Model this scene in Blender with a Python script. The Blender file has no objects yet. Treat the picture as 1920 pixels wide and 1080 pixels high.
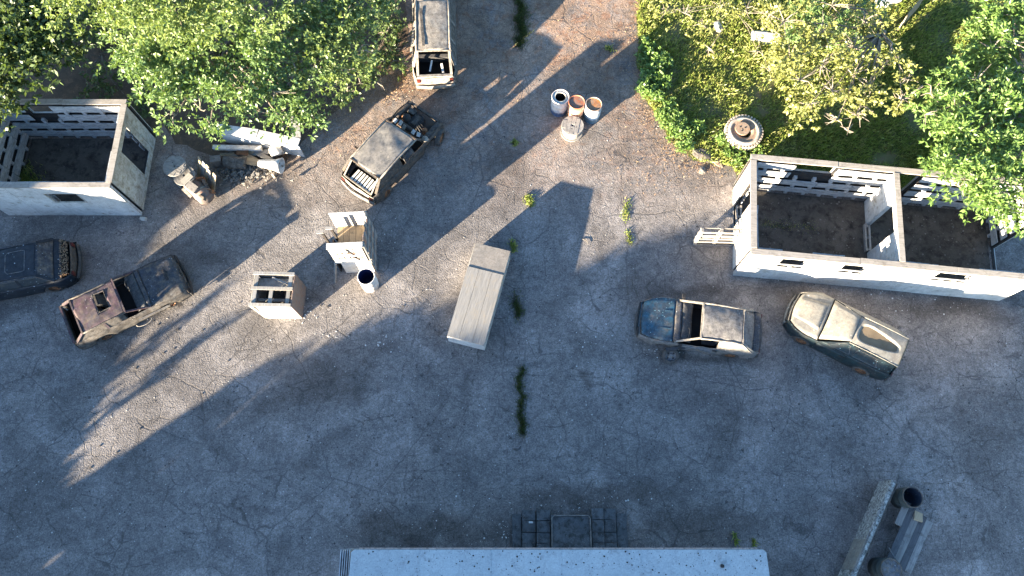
import bpy, bmesh, math, random
import numpy as np
from mathutils import Vector, Matrix, noise
R = math.radians
rnd = random.Random(7)
sc = bpy.context.scene
col = sc.collection

# ------------------------------------------------------------------ camera, sky, sun
CAM_H, FPX, NAD = 24.0, 1377.0, 463.0
TH = math.atan(NAD / FPX)
cd = bpy.data.cameras.new('camera'); cam = bpy.data.objects.new('camera', cd); col.objects.link(cam)
cam.location = (0, 0, CAM_H); cam.rotation_euler = (TH, 0, 0)
cd.sensor_width = 36; cd.lens = FPX / 1920 * 36; cd.clip_start = .5; cd.clip_end = 1500
sc.camera = cam
SUN_AZ, SUN_EL = R(221.7), R(9.5)            # where the sun stands (math angle) and how high
w = bpy.data.worlds.new('World'); sc.world = w; w.use_nodes = True
nt = w.node_tree; nt.nodes.clear()
sky = nt.nodes.new('ShaderNodeTexSky'); sky.sky_type = 'NISHITA'; sky.sun_disc = False
sky.sun_elevation = SUN_EL; sky.sun_rotation = math.atan2(math.cos(SUN_AZ), math.sin(SUN_AZ)) % (2 * math.pi)
sky.air_density = 1.0; sky.dust_density = .6; sky.ozone_density = 3.2
bg = nt.nodes.new('ShaderNodeBackground'); bg.inputs[1].default_value = 0.070
wo = nt.nodes.new('ShaderNodeOutputWorld')
nt.links.new(sky.outputs[0], bg.inputs[0]); nt.links.new(bg.outputs[0], wo.inputs[0])
sl = bpy.data.lights.new('sun', 'SUN'); sl.energy = 5.0; sl.angle = R(.5); sl.color = (1.0, .845, .62)
so = bpy.data.objects.new('sun', sl); col.objects.link(so)
sd = Vector((math.cos(SUN_AZ) * math.cos(SUN_EL), math.sin(SUN_AZ) * math.cos(SUN_EL), math.sin(SUN_EL)))
so.rotation_euler = sd.to_track_quat('Z', 'Y').to_euler()
sc.view_settings.view_transform = 'Standard'; sc.view_settings.look = 'None'
sc.view_settings.gamma = 1; sc.view_settings.exposure = 3.36
try: sc.view_settings.use_curve_mapping = False
except Exception: pass

# ------------------------------------------------------------------ helpers
def G(px, py, z=0.0):
    """point of the place, at height z, that the photograph shows at pixel (px, py)"""
    c, s = math.cos(TH), math.sin(TH)
    u = (px - 960) / FPX; v = (540 - py) / FPX
    t = (CAM_H - z) / (c - v * s)
    return Vector((u * t, (s + v * c) * t, z))

def tag(o, label=None, cat=None, group=None, kind=None):
    if label: o['label'] = label
    if cat: o['category'] = cat
    if group: o['group'] = group
    if kind: o['kind'] = kind
    return o

def thing(name, label, cat, loc=(0, 0, 0), rz=0, group=None):
    o = bpy.data.objects.new(name, None); o.empty_display_size = .2; col.objects.link(o)
    o.location = loc; o.rotation_euler = (0, 0, rz)
    return tag(o, label, cat, group)

def children(o): return list(o.children)
def copy_tree(o, parent=None):
    c = o.copy(); col.objects.link(c); c.parent = parent
    for ch in children(o): copy_tree(ch, c)
    return c

class MB:
    def __init__(s): s.v = []; s.f = []
    def add(s, vs, fs):
        n = len(s.v); s.v += [tuple(v) for v in vs]; s.f += [tuple(i + n for i in f) for f in fs]; return s
    def box(s, c, d, rz=0, rx=0, ry=0, j=0):
        m = Matrix.Translation(c) @ Matrix.Rotation(rz, 4, 'Z') @ Matrix.Rotation(ry, 4, 'Y') @ Matrix.Rotation(rx, 4, 'X')
        vs = []
        for x in (-.5, .5):
            for y in (-.5, .5):
                for z in (-.5, .5):
                    p = m @ Vector((x * d[0], y * d[1], z * d[2]))
                    if j: p += Vector((rnd.uniform(-j, j), rnd.uniform(-j, j), rnd.uniform(-j, j)))
                    vs.append(p)
        return s.add(vs, [(0, 1, 3, 2), (4, 6, 7, 5), (0, 4, 5, 1), (2, 3, 7, 6), (0, 2, 6, 4), (1, 5, 7, 3)])
    def ext(s, x0, x1, y0, y1, z0, z1, j=0):
        return s.box(((x0 + x1) / 2, (y0 + y1) / 2, (z0 + z1) / 2), (x1 - x0, y1 - y0, z1 - z0), j=j)
    def bar(s, a, b, wd, ht, roll=0):
        a, b = Vector(a), Vector(b); d = b - a; L = d.length
        q = d.to_track_quat('X', 'Z'); vs = []
        for x in (0, L):
            for y in (-wd / 2, wd / 2):
                for z in (-ht / 2, ht / 2): vs.append(a + q @ Vector((x, y, z)))
        return s.add(vs, [(0, 1, 3, 2), (4, 6, 7, 5), (0, 4, 5, 1), (2, 3, 7, 6), (0, 2, 6, 4), (1, 5, 7, 3)])
    def tube(s, pts, rad, n=8, cap=True):
        pts = [Vector(p) for p in pts]; rad = rad if hasattr(rad, '__len__') else [rad] * len(pts)
        rings = []
        for i, p in enumerate(pts):
            d = (pts[min(i + 1, len(pts) - 1)] - pts[max(i - 1, 0)]).normalized()
            a = d.orthogonal().normalized() if i == 0 else (pa - d * pa.dot(d)).normalized()
            pa = a; b = d.cross(a)
            rings.append([p + (a * math.cos(t) + b * math.sin(t)) * rad[i] for t in [2 * math.pi * k / n for k in range(n)]])
        vs = [v for r in rings for v in r]; fs = []
        for i in range(len(pts) - 1):
            for k in range(n):
                fs.append((i * n + k, i * n + (k + 1) % n, (i + 1) * n + (k + 1) % n, (i + 1) * n + k))
        if cap: fs += [tuple(range(n - 1, -1, -1)), tuple((len(pts) - 1) * n + k for k in range(n))]
        return s.add(vs, fs)
    def lathe(s, prof, c=(0, 0, 0), n=32, axis=None, wob=0):
        """profile of (radius, height) turned round an axis (default up)"""
        q = Vector(axis).to_track_quat('Z', 'Y') if axis is not None else None
        vs = []; c = Vector(c)
        wv = [1 + wob * noise.noise(Vector((math.cos(2 * math.pi * k / n) * 1.3, math.sin(2 * math.pi * k / n) * 1.3, c.x * 3))) for k in range(n)]
        for r, h in prof:
            for k in range(n):
                t = 2 * math.pi * k / n; p = Vector((r * wv[k] * math.cos(t), r * wv[k] * math.sin(t), h))
                vs.append(c + (q @ p if q else p))
        fs = [(i * n + k, i * n + (k + 1) % n, (i + 1) * n + (k + 1) % n, (i + 1) * n + k) for i in range(len(prof) - 1) for k in range(n)]
        if prof[0][0] > .001 and getattr(s, 'capb', True): pass
        return s.add(vs, fs)
    def grid(s, fn, nu, nv):
        vs = [fn(i / nu, k / nv) for i in range(nu + 1) for k in range(nv + 1)]
        fs = [(i * (nv + 1) + k, (i + 1) * (nv + 1) + k, (i + 1) * (nv + 1) + k + 1, i * (nv + 1) + k + 1) for i in range(nu) for k in range(nv)]
        return s.add(vs, fs)
    def build(s, name, mat, parent=None, smooth=False, solid=0, world=False, bevel=0):
        me = bpy.data.meshes.new(name); me.from_pydata(s.v, [], s.f); me.update()
        me.materials.append(mat)
        if smooth:
            for p in me.polygons: p.use_smooth = True
        o = bpy.data.objects.new(name, me); col.objects.link(o)
        if parent is not None:
            o.parent = parent
            if world:
                mi = (Matrix.Translation(parent.location) @ Matrix.Rotation(parent.rotation_euler.z, 4, 'Z')).inverted()
                me.transform(mi)
        if solid:
            m = o.modifiers.new('thickness', 'SOLIDIFY'); m.thickness = solid; m.offset = -1
        if bevel:
            m = o.modifiers.new('bevel', 'BEVEL'); m.width = bevel; m.segments = 2; m.limit_method = 'ANGLE'
        return o

def share(src, parent, loc=None, rz=0, scale=None, name=None, rot=None):
    o = bpy.data.objects.new(name or src.name.split('.')[0], src.data); col.objects.link(o); o.parent = parent
    if loc is not None: o.location = loc
    o.rotation_euler = rot if rot else (0, 0, rz)
    if scale: o.scale = scale
    return o

# ------------------------------------------------------------------ materials
def new_mat(name):
    m = bpy.data.materials.new(name); m.use_nodes = True; t = m.node_tree; t.nodes.clear()
    o = t.nodes.new('ShaderNodeOutputMaterial'); b = t.nodes.new('ShaderNodeBsdfPrincipled')
    t.links.new(b.outputs[0], o.inputs[0]); return m, t, b
class N:
    """small node-writing helper"""
    def __init__(s, t): s.t = t
    def node(s, typ, **kw):
        n = s.t.nodes.new(typ)
        for k, v in kw.items(): setattr(n, k, v)
        return n
    def link(s, a, b): s.t.links.new(a, b)
    def coord(s, scale=(1, 1, 1), rnd_off=False, loc=(0, 0, 0), rot=(0, 0, 0)):
        tc = s.node('ShaderNodeTexCoord'); mp = s.node('ShaderNodeMapping')
        mp.inputs['Scale'].default_value = scale; mp.inputs['Location'].default_value = loc; mp.inputs['Rotation'].default_value = rot
        s.link(tc.outputs['Object'], mp.inputs['Vector'])
        if rnd_off:
            oi = s.node('ShaderNodeObjectInfo'); mu = s.node('ShaderNodeMath', operation='MULTIPLY'); mu.inputs[1].default_value = 37
            s.link(oi.outputs['Random'], mu.inputs[0]); ad = s.node('ShaderNodeVectorMath', operation='ADD')
            s.link(mp.outputs[0], ad.inputs[0]); s.link(mu.outputs[0], ad.inputs[1]); return ad.outputs[0]
        return mp.outputs[0]
    def noise(s, vec, scale, detail=4, rough=.55, dist=0, out=0):
        n = s.node('ShaderNodeTexNoise'); n.inputs['Scale'].default_value = scale; n.inputs['Detail'].default_value = detail
        n.inputs['Roughness'].default_value = rough; n.inputs['Distortion'].default_value = dist
        s.link(vec, n.inputs['Vector']); return n.outputs[out]
    def vor(s, vec, scale, feature='F1', out='Distance', rand=1):
        n = s.node('ShaderNodeTexVoronoi'); n.feature = feature; n.inputs['Scale'].default_value = scale
        n.inputs['Randomness'].default_value = rand; s.link(vec, n.inputs['Vector']); return n.outputs[out]
    def ramp(s, fac, stops, interp='LINEAR'):
        r = s.node('ShaderNodeValToRGB'); r.color_ramp.interpolation = interp; e = r.color_ramp.elements
        while len(e) < len(stops): e.new(.5)
        for i, (p, c) in enumerate(stops):
            e[i].position = p; e[i].color = (*((c, c, c) if not hasattr(c, '__len__') else c), 1)
        s.link(fac, r.inputs[0]); return r.outputs[0]
    def mix(s, fac, a, b, mode='MIX'):
        m = s.node('ShaderNodeMix', data_type='RGBA', blend_type=mode)
        for k, v in ((0, fac), (6, a), (7, b)):
            if hasattr(v, 'is_linked'): s.link(v, m.inputs[k])
            elif k == 0: m.inputs[0].default_value = v
            else: m.inputs[k].default_value = (*v, 1)
        return m.outputs[2]
    def math(s, op, a, b=0, clamp=False):
        m = s.node('ShaderNodeMath', operation=op, use_clamp=clamp)
        for k, v in enumerate((a, b)):
            if hasattr(v, 'is_linked'): s.link(v, m.inputs[k])
            else: m.inputs[k].default_value = v
        return m.outputs[0]
    def bump(s, h, bsdf, strength=.5, dist=.02):
        b = s.node('ShaderNodeBump'); b.inputs['Strength'].default_value = strength; b.inputs['Distance'].default_value = dist
        s.link(h, b.inputs['Height']); s.link(b.outputs[0], bsdf.inputs['Normal'])

def worn(name, base, alt, dirt=(.05, .04, .035), scale=2.0, dirt_amt=.5, rough=.75, specks=0, speck_col=(.75, .72, .6),
         stretch=(1, 1, 1), bump=.4, metallic=0, fine=28, rnd_off=True, spec=.3, mottling=.35, grime=.3):
    m, t, b = new_mat(name); n = N(t); v = n.coord(stretch, rnd_off)
    c = n.mix(n.ramp(n.noise(v, scale, 5, .6, .6), [(.38, 0), (.62, 1)]), base, alt)
    c = n.mix(n.ramp(n.noise(v, scale * 2.3 + 1, 6, .72, .3), [(.62 - dirt_amt * .3, 0), (.72 - dirt_amt * .12, 1)]), c, dirt)
    f = n.noise(v, fine, 4, .7)
    c = n.mix(mottling, c, n.ramp(f, [(.25, .25), (.75, 1)]), 'MULTIPLY')
    c = n.mix(grime, c, n.ramp(n.noise(v, 7, 8, .82, .4), [(.34, .22), (.50, .85), (.66, 1.35)]), 'MULTIPLY')
    if specks:
        d = n.ramp(n.vor(v, specks), [(.10, 1), (.16, 0)])
        k = n.ramp(n.noise(v, 1.7, 2), [(.45, 0), (.6, 1)])
        c = n.mix(n.math('MULTIPLY', d, k), c, speck_col)
    n.link(c, b.inputs['Base Color']); b.inputs['Roughness'].default_value = rough; b.inputs['Metallic'].default_value = metallic
    b.inputs['Specular IOR Level'].default_value = spec
    if bump: n.bump(f, b, bump, .012)
    return m

def wood(name, a, b_, dirt=(.06, .05, .045), scale=1, stretch=(1, 14, 14), dirt_amt=.45, rough=.85):
    m, t, b = new_mat(name); n = N(t); v = n.coord(stretch, True)
    g = n.noise(v, 1.6 * scale, 6, .65, .4)
    c = n.mix(n.ramp(g, [(.35, 0), (.65, 1)]), a, b_)
    oi = n.node('ShaderNodeObjectInfo')
    c = n.mix(n.math('MULTIPLY', oi.outputs['Random'], .35), c, n.mix(1, c, (.55, .5, .45), 'MULTIPLY'))
    v2 = n.coord((1, 1, 1), True)
    c = n.mix(n.ramp(n.noise(v2, 3.2, 6, .72, .8), [(.64 - dirt_amt * .3, 0), (.8 - dirt_amt * .2, 1)]), c, dirt)
    n.link(c, b.inputs['Base Color']); b.inputs['Roughness'].default_value = rough; b.inputs['Specular IOR Level'].default_value = .2
    n.bump(g, b, .5, .01)
    return m

M = {}
M['white'] = worn('weathered_white_panel', (.62, .61, .59), (.50, .49, .47), (.30, .27, .22), 1.3, .25, .8, 0, bump=.25, mottling=.22)
M['white_dirty'] = worn('dirty_white_panel', (.50, .49, .45), (.38, .365, .33), (.24, .20, .15), 1.8, .5, .85, 9, (.22, .19, .14), bump=.3)
M['pallet'] = worn('painted_pallet_board', (.50, .51, .52), (.36, .37, .39), (.2, .18, .16), 2.0, .4, .85, stretch=(1, 1, 4), bump=.4)
M['coping'] = wood('grey_weathered_timber', (.36, .33, .30), (.27, .245, .22), (.17, .15, .13))
M['plank'] = wood('tan_plank', (.40, .31, .20), (.30, .235, .16), (.15, .12, .09))
M['plank_y'] = wood('tan_plank_cross', (.40, .31, .20), (.30, .235, .16), (.15, .12, .09), stretch=(14, 1, 14))
M['pale_plank'] = wood('pale_bleached_plank', (.285, .275, .26), (.20, .195, .185), (.24, .21, .17), stretch=(14, 1.2, 14))
M['grey_wood'] = wood('silver_grey_wood', (.30, .285, .265), (.20, .19, .18), (.10, .09, .085))
M['red_wood'] = worn('reddish_worn_board', (.20, .15, .125), (.16, .145, .135), (.28, .13, .08), 2.5, .35, .85)
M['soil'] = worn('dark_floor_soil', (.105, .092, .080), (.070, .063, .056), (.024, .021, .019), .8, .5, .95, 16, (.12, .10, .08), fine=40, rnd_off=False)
M['dark'] = worn('dark_parts_and_gap_shade', (.022, .022, .024), (.040, .037, .036), (.055, .035, .025), 3, .4, .8)  # dark parts; also the painted shade of slots and hollows
M['cabin_shade'] = worn('black_cabin_shade', (.008, .008, .009), (.013, .012, .012), (.018, .015, .012), 3, .4, .9)  # blackens cabin floors so the shade inside the cars is in the colour
M['rubber'] = worn('old_rubber', (.045, .045, .047), (.085, .08, .076), (.12, .10, .08), 4, .4, .85)
M['rust'] = worn('rust', (.20, .085, .040), (.12, .06, .035), (.28, .14, .07), 4, .5, .85)
M['concrete'] = worn('pale_concrete', (.50, .49, .46), (.38, .37, .35), (.24, .22, .19), 1.5, .35, .9)
M['slab'] = worn('dark_concrete_slab', (.135, .14, .145), (.09, .095, .10), (.04, .038, .035), 2.2, .5, .9, 22, (.3, .3, .3))
M['metal_w'] = worn('chalky_white_metal', (.62, .60, .56), (.48, .46, .43), (.28, .2, .14), 3, .35, .7)
M['bark'] = worn('bark', (.16, .13, .10), (.10, .085, .07), (.22, .20, .17), 3, .5, .95, stretch=(1, 1, .3))
M['stone'] = worn('stone', (.22, .205, .19), (.15, .14, .13), (.12, .11, .10), 3, .4, .9)

def leafmat(name, cols, trans=.35, rough=.43):
    m = bpy.data.materials.new(name); m.use_nodes = True; t = m.node_tree; t.nodes.clear(); n = N(t)
    o = n.node('ShaderNodeOutputMaterial'); b = n.node('ShaderNodeBsdfPrincipled')
    g = n.node('ShaderNodeNewGeometry'); v = n.coord()
    f = n.math('ADD', n.math('MULTIPLY', g.outputs['Random Per Island'], .6), n.math('MULTIPLY', n.noise(v, .8, 3), .4))
    k = len(cols) - 1
    c = n.ramp(f, [(.15 + .65 * i / k, cc) for i, cc in enumerate(cols)])
    n.link(c, b.inputs['Base Color']); b.inputs['Roughness'].default_value = rough; b.inputs['Specular IOR Level'].default_value = .5
    tr = n.node('ShaderNodeBsdfTranslucent'); n.link(n.mix(1, c, (1.15, 1.1, .5), 'MULTIPLY'), tr.inputs[0])
    mx = n.node('ShaderNodeMixShader'); mx.inputs[0].default_value = trans
    n.link(b.outputs[0], mx.inputs[1]); n.link(tr.outputs[0], mx.inputs[2]); n.link(mx.outputs[0], o.inputs[0])
    return m
M['leaf_dark'] = leafmat('leaf_dark_green', [(.045, .080, .026), (.070, .110, .034), (.100, .140, .045)])
M['leaf_mid'] = leafmat('leaf_mid_green', [(.080, .140, .045), (.125, .205, .070), (.20, .29, .12)])
M['leaf_yellow'] = leafmat('leaf_yellow_green', [(.13, .16, .045), (.22, .24, .07), (.34, .34, .12)])
M['leaf_lime'] = leafmat('leaf_lime_green', [(.095, .150, .042), (.155, .220, .068), (.25, .31, .12)])
M['leaf_bright'] = leafmat('leaf_bright_green', [(.085, .155, .035), (.135, .225, .055), (.20, .30, .095)])
M['grass'] = leafmat('grass_blade', [(.13, .20, .035), (.22, .28, .06), (.36, .35, .13)])
M['joint'] = leafmat('joint_grass_blade', [(.035, .055, .018), (.060, .085, .025), (.10, .11, .04)])
M['dry'] = leafmat('dry_leaf_litter', [(.13, .075, .040), (.22, .13, .07), (.30, .21, .12)], .1)
M['slab2'] = worn('brown_grey_stone', (.15, .13, .115), (.10, .09, .08), (.06, .05, .045), 4, .4, .9)
M['dark_wood'] = wood('dark_blue_grey_wood', (.13, .13, .135), (.085, .085, .09), (.04, .04, .04))
M['twig'] = worn('dead_twig', (.30, .26, .21), (.20, .17, .14), (.12, .10, .08), 3, .3, .9)

# ground of old asphalt
def asphalt():
    m, t, b = new_mat('cracked_asphalt'); n = N(t); v = n.coord()
    sx = n.node('ShaderNodeSeparateXYZ'); n.link(v, sx.inputs[0]); X, Y = sx.outputs[0], sx.outputs[1]
    big = n.noise(v, .16, 6, .62, .5); med = n.noise(v, .9, 6, .65, .3); fine = n.noise(v, 22, 5, .75); agg = n.vor(v, 26)
    c = n.mix(n.ramp(med, [(.32, 0), (.68, 1)]), (.165, .152, .148), (.232, .214, .203))
    c = n.mix(n.ramp(big, [(.40, 0), (.62, .75)]), c, (.142, .132, .128))
    # brown soil washed over the upper end of the yard
    up = n.math('MULTIPLY', n.math('SUBTRACT', Y, 10.5), .13, True)
    s1 = n.math('MULTIPLY', n.ramp(n.noise(v, .55, 7, .7, .8), [(.32, 0), (.52, 1)]), up)
    c = n.mix(n.math('MULTIPLY', s1, .9), c, (.27, .185, .13))
    s2 = n.math('MULTIPLY', n.ramp(n.noise(v, 2.4, 6, .75, .5), [(.52, 0), (.60, 1)]), up)
    c = n.mix(n.math('MULTIPLY', s2, .7), c, (.24, .125, .075))
    # dark stains with their own outline; along the hut front partly painted contact shade
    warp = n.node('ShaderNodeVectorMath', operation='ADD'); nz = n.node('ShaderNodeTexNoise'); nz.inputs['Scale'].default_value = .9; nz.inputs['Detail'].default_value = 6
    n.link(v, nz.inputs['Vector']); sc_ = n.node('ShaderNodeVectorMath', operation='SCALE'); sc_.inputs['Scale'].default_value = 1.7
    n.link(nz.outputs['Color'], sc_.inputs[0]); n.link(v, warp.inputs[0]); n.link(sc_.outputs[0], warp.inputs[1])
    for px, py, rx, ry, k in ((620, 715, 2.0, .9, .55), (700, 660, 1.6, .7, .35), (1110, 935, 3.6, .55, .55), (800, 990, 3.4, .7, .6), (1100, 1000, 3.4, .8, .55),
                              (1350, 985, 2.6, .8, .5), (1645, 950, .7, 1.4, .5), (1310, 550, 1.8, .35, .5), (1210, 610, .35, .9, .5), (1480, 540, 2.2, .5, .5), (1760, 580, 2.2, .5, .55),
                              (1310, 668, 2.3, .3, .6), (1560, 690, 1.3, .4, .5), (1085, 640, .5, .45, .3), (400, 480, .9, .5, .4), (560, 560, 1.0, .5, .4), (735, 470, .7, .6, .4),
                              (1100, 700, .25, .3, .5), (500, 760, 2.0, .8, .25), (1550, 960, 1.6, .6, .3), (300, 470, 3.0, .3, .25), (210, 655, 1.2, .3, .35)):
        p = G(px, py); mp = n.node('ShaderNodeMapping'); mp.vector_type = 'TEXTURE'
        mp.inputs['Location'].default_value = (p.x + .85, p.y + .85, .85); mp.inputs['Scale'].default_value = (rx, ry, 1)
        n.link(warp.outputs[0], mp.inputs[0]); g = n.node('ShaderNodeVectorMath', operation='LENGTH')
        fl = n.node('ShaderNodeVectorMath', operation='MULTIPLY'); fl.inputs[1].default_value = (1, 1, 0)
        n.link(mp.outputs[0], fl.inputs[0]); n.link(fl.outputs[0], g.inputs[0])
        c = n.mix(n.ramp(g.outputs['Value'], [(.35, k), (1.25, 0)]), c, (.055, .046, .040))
    # aggregate, light and dark grains
    c = n.mix(.85, c, n.ramp(fine, [(.32, .38), (.68, 1.42)]), 'MULTIPLY')
    c = n.mix(.45, c, n.ramp(n.noise(v, 12, 3, .7), [(.36, .60), (.62, 1.22)]), 'MULTIPLY')
    c = n.mix(.95, c, n.ramp(n.noise(v, 5, 7, .82), [(.34, .62), (.64, 1.22)]), 'MULTIPLY')
    c = n.mix(.9, c, n.ramp(n.noise(v, .45, 7, .66, 1.0), [(.36, .66), (.50, .98), (.64, 1.32)]), 'MULTIPLY')
    c = n.mix(n.ramp(n.noise(v, 1.6, 7, .8, .6), [(.52, 0), (.70, .55)]), c, (.085, .078, .074))
    c = n.mix(n.ramp(n.vor(v, 17, out='Distance'), [(.07, .55), (.12, 0)]), c, (.42, .40, .38))
    c = n.mix(n.ramp(n.vor(v, 4.1, out='Distance'), [(.055, .85), (.085, 0)]), c, (.03, .03, .032))
    # lanes laid at different times, and squared repair patches
    lane = n.ramp(n.math('MULTIPLY', n.math('ADD', X, 20), 1 / 40), [(0, .96), (.27, .96), (.271, 1.06), (.418, 1.06), (.419, .92), (.51, .92), (.511, 1.04), (.60, 1.04), (.601, .95), (.682, .95), (.683, 1.05), (.86, 1.05), (.861, .93)])
    c = n.mix(1, c, lane, 'MULTIPLY')
    c = n.mix(1, c, (1.10, 1.08, 1.06), 'MULTIPLY')
    # cracks
    w2 = n.node('ShaderNodeVectorMath', operation='SCALE'); w2.inputs['Scale'].default_value = .55; n.link(nz.outputs['Color'], w2.inputs[0])
    wv = n.node('ShaderNodeVectorMath', operation='ADD'); n.link(v, wv.inputs[0]); n.link(w2.outputs[0], wv.inputs[1])
    cr = None
    for s, wd, lo, hi, k in ((.33, .007, .38, .54, 1), (1.05, .020, .40, .56, .95), (3.0, .045, .46, .60, .8)):
        e = n.ramp(n.vor(wv.outputs[0], s, 'DISTANCE_TO_EDGE'), [(wd * .4, 1), (wd, 0)])
        e = n.math('MULTIPLY', e, n.ramp(n.noise(v, s * .9, 3), [(lo + .04, 0), (hi + .04, k)]))
        cr = e if cr is None else n.math('MAXIMUM', cr, e)
    # the joints of the paving lanes
    ws = n.node('ShaderNodeSeparateXYZ'); n.link(wv.outputs[0], ws.inputs[0])
    for x in (-3.35, .42, 4.02, 7.3):
        d = n.math('ABSOLUTE', n.math('SUBTRACT', ws.outputs[0], x + .28)); e = n.ramp(d, [(.008, .75), (.035, 0)])
        e = n.math('MULTIPLY', e, n.ramp(n.noise(v, .5 + x * .02, 3), [(.40, 0), (.60, 1)])); cr = n.math('MAXIMUM', cr, e)
    for y in (1.9, 5.0):
        d = n.math('ABSOLUTE', n.math('SUBTRACT', ws.outputs[1], y + .28)); e = n.ramp(d, [(.006, .7), (.028, 0)])
        e = n.math('MULTIPLY', e, n.ramp(n.noise(v, .45, 3), [(.48, 0), (.58, 1)])); cr = n.math('MAXIMUM', cr, e)
    c = n.mix(n.math('MULTIPLY', cr, .58), c, (.042, .039, .037))
    n.link(c, b.inputs['Base Color']); b.inputs['Roughness'].default_value = .92; b.inputs['Specular IOR Level'].default_value = .2
    h = n.math('SUBTRACT', n.math('ADD', n.math('MULTIPLY', fine, .7), n.math('MULTIPLY', agg, .6)), n.math('MULTIPLY', cr, .5))
    n.bump(h, b, .55, .022)
    return m
M['asphalt'] = asphalt()

def sheet(name, pts, z, mat, kind='structure', parent=None):
    s = MB(); s.add([(p[0], p[1], z) for p in pts], [tuple(range(len(pts)))])
    o = s.build(name, mat, parent)
    if kind: o['kind'] = kind
    return o
# ------------------------------------------------------------------ ground
gnd = MB().grid(lambda u, v: ((u - .5) * 500, (v - .5) * 500, 0), 8, 8).build('ground', M['asphalt']); gnd['kind'] = 'structure'
def wob_poly(pts, step=.35, amp=.18, seed=0):
    out = []
    for i in range(len(pts)):
        a, b = Vector(pts[i][:2]), Vector(pts[(i + 1) % len(pts)][:2]); k = max(1, int((b - a).length / step))
        nn = Vector((a.y - b.y, b.x - a.x)); nn = nn.normalized() if nn.length else nn
        for q in range(k):
            p = a.lerp(b, q / k); p = p + nn * amp * (noise.noise(Vector((p.x * .9, p.y * .9, seed))) + .6 * noise.noise(Vector((p.x * 3, p.y * 3, seed))))
            out.append((p.x, p.y))
    return out
def gp(*pp): return [G(*p)[:2] for p in pp]
edgeR = gp((1202, 0), (1190, 60), (1196, 120), (1206, 175), (1232, 215), (1262, 268), (1300, 300), (1376, 312), (1382, 345))
grassP = wob_poly([tuple(p) for p in edgeR] + [(8.2, 12.05), (16.9, 11.1), (30, 10), (60, 10), (60, 70), (edgeR[0][0], 70)] if False else
                  [tuple(p) for p in edgeR] + [(8.2, 12.4), (17.0, 11.5), (34, 10.5), (34, 40), (edgeR[0][0] + .5, 40)])
M['turf'] = worn('mossy_turf', (.105, .125, .040), (.16, .145, .075), (.20, .135, .09), .9, .35, .95, 0, fine=30, rnd_off=False, bump=.8)
turf = sheet('grass_ground', grassP, .008, M['turf'])
M['brownsoil'] = worn('brown_leaf_soil', (.11, .078, .054), (.075, .057, .042), (.17, .11, .07), 1.2, .4, .95, 14, (.26, .18, .11), fine=30, rnd_off=False, bump=.8)
soilP = wob_poly(gp((760, 0), (765, 70), (735, 132), (655, 185), (600, 238), (560, 275), (515, 320), (470, 318), (420, 300), (330, 270), (290, 200)) + [(-13.1, 14.25), (-30, 14.25), (-30, 40), (-2.6, 40)], seed=3)
sheet('soil_ground', soilP, .006, M['brownsoil'])

# ------------------------------------------------------------------ roofless buildings of pallets
def pallet_face(par, x0, x1, z0, z1, holes, frame, nrow=4, cell=.62, seed=1):
    """inner face of a wall: stacked pallets - wide boards, dark slots between, blocks in the slots. frame(x,z,d)->point"""
    r = random.Random(seed); rh = (z1 - z0) / nrow; slot = .17
    def free(a, b, c, d):
        return all(b <= h[0] + .02 or a >= h[1] - .02 or d <= h[2] + .02 or c >= h[3] - .02 for h in holes)
    def cut(a, b, c, d):
        """spans of [a,b] not inside a hole for heights c..d"""
        sp = [(a, b)]
        for h in holes:
            if d <= h[2] + .03 or c >= h[3] - .03: continue
            ns = []
            for (p, q) in sp:
                if h[0] > p: ns.append((p, min(q, h[0])))
                if h[1] < q: ns.append((max(p, h[1]), q))
            sp = [(p, q) for p, q in ns if q - p > .06]
        return sp
    for k in range(nrow):
        za = z0 + k * rh; off = r.uniform(0, cell)
        n = int((x1 - x0) / 1.2) + 1
        for i in range(n):
            a = x0 + i * 1.2 + .01; b = min(x1, a + 1.18)
            for (p, q) in cut(a, b, za + slot, za + rh):
                tilt = r.uniform(-.012, .012)
                s = MB(); c = [frame(p, za + slot, .085 + tilt), frame(q, za + slot, .085 - tilt), frame(q, za + rh, .095 + tilt), frame(p, za + rh, .095 - tilt)]
                d = [frame(p, za + slot, .115 + tilt), frame(q, za + slot, .115 - tilt), frame(q, za + rh, .125 + tilt), frame(p, za + rh, .125 - tilt)]
                s.add(c + d, [(0, 1, 2, 3), (7, 6, 5, 4), (0, 4, 5, 1), (1, 5, 6, 2), (2, 6, 7, 3), (3, 7, 4, 0)])
                s.build('board', M['pallet'], par)
            # strip that closes the slot below
        x = x0 + .3 + off * .3
        while x < x1:
            if free(x, x + .11, za, za + slot + .02):
                s = MB(); c = [frame(x, za - .01, .0), frame(x + .11, za - .01, .0), frame(x + .11, za + slot + .01, .0), frame(x, za + slot + .01, .0)]
                d = [frame(x, za - .01, .10), frame(x + .11, za - .01, .10), frame(x + .11, za + slot + .01, .10), frame(x, za + slot + .01, .10)]
                s.add(c + d, [(0, 1, 2, 3), (7, 6, 5, 4), (0, 4, 5, 1), (1, 5, 6, 2), (2, 6, 7, 3), (3, 7, 4, 0)])
                s.build('block', M['pallet'], par)
            x += cell + r.uniform(-.06, .06)
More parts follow.
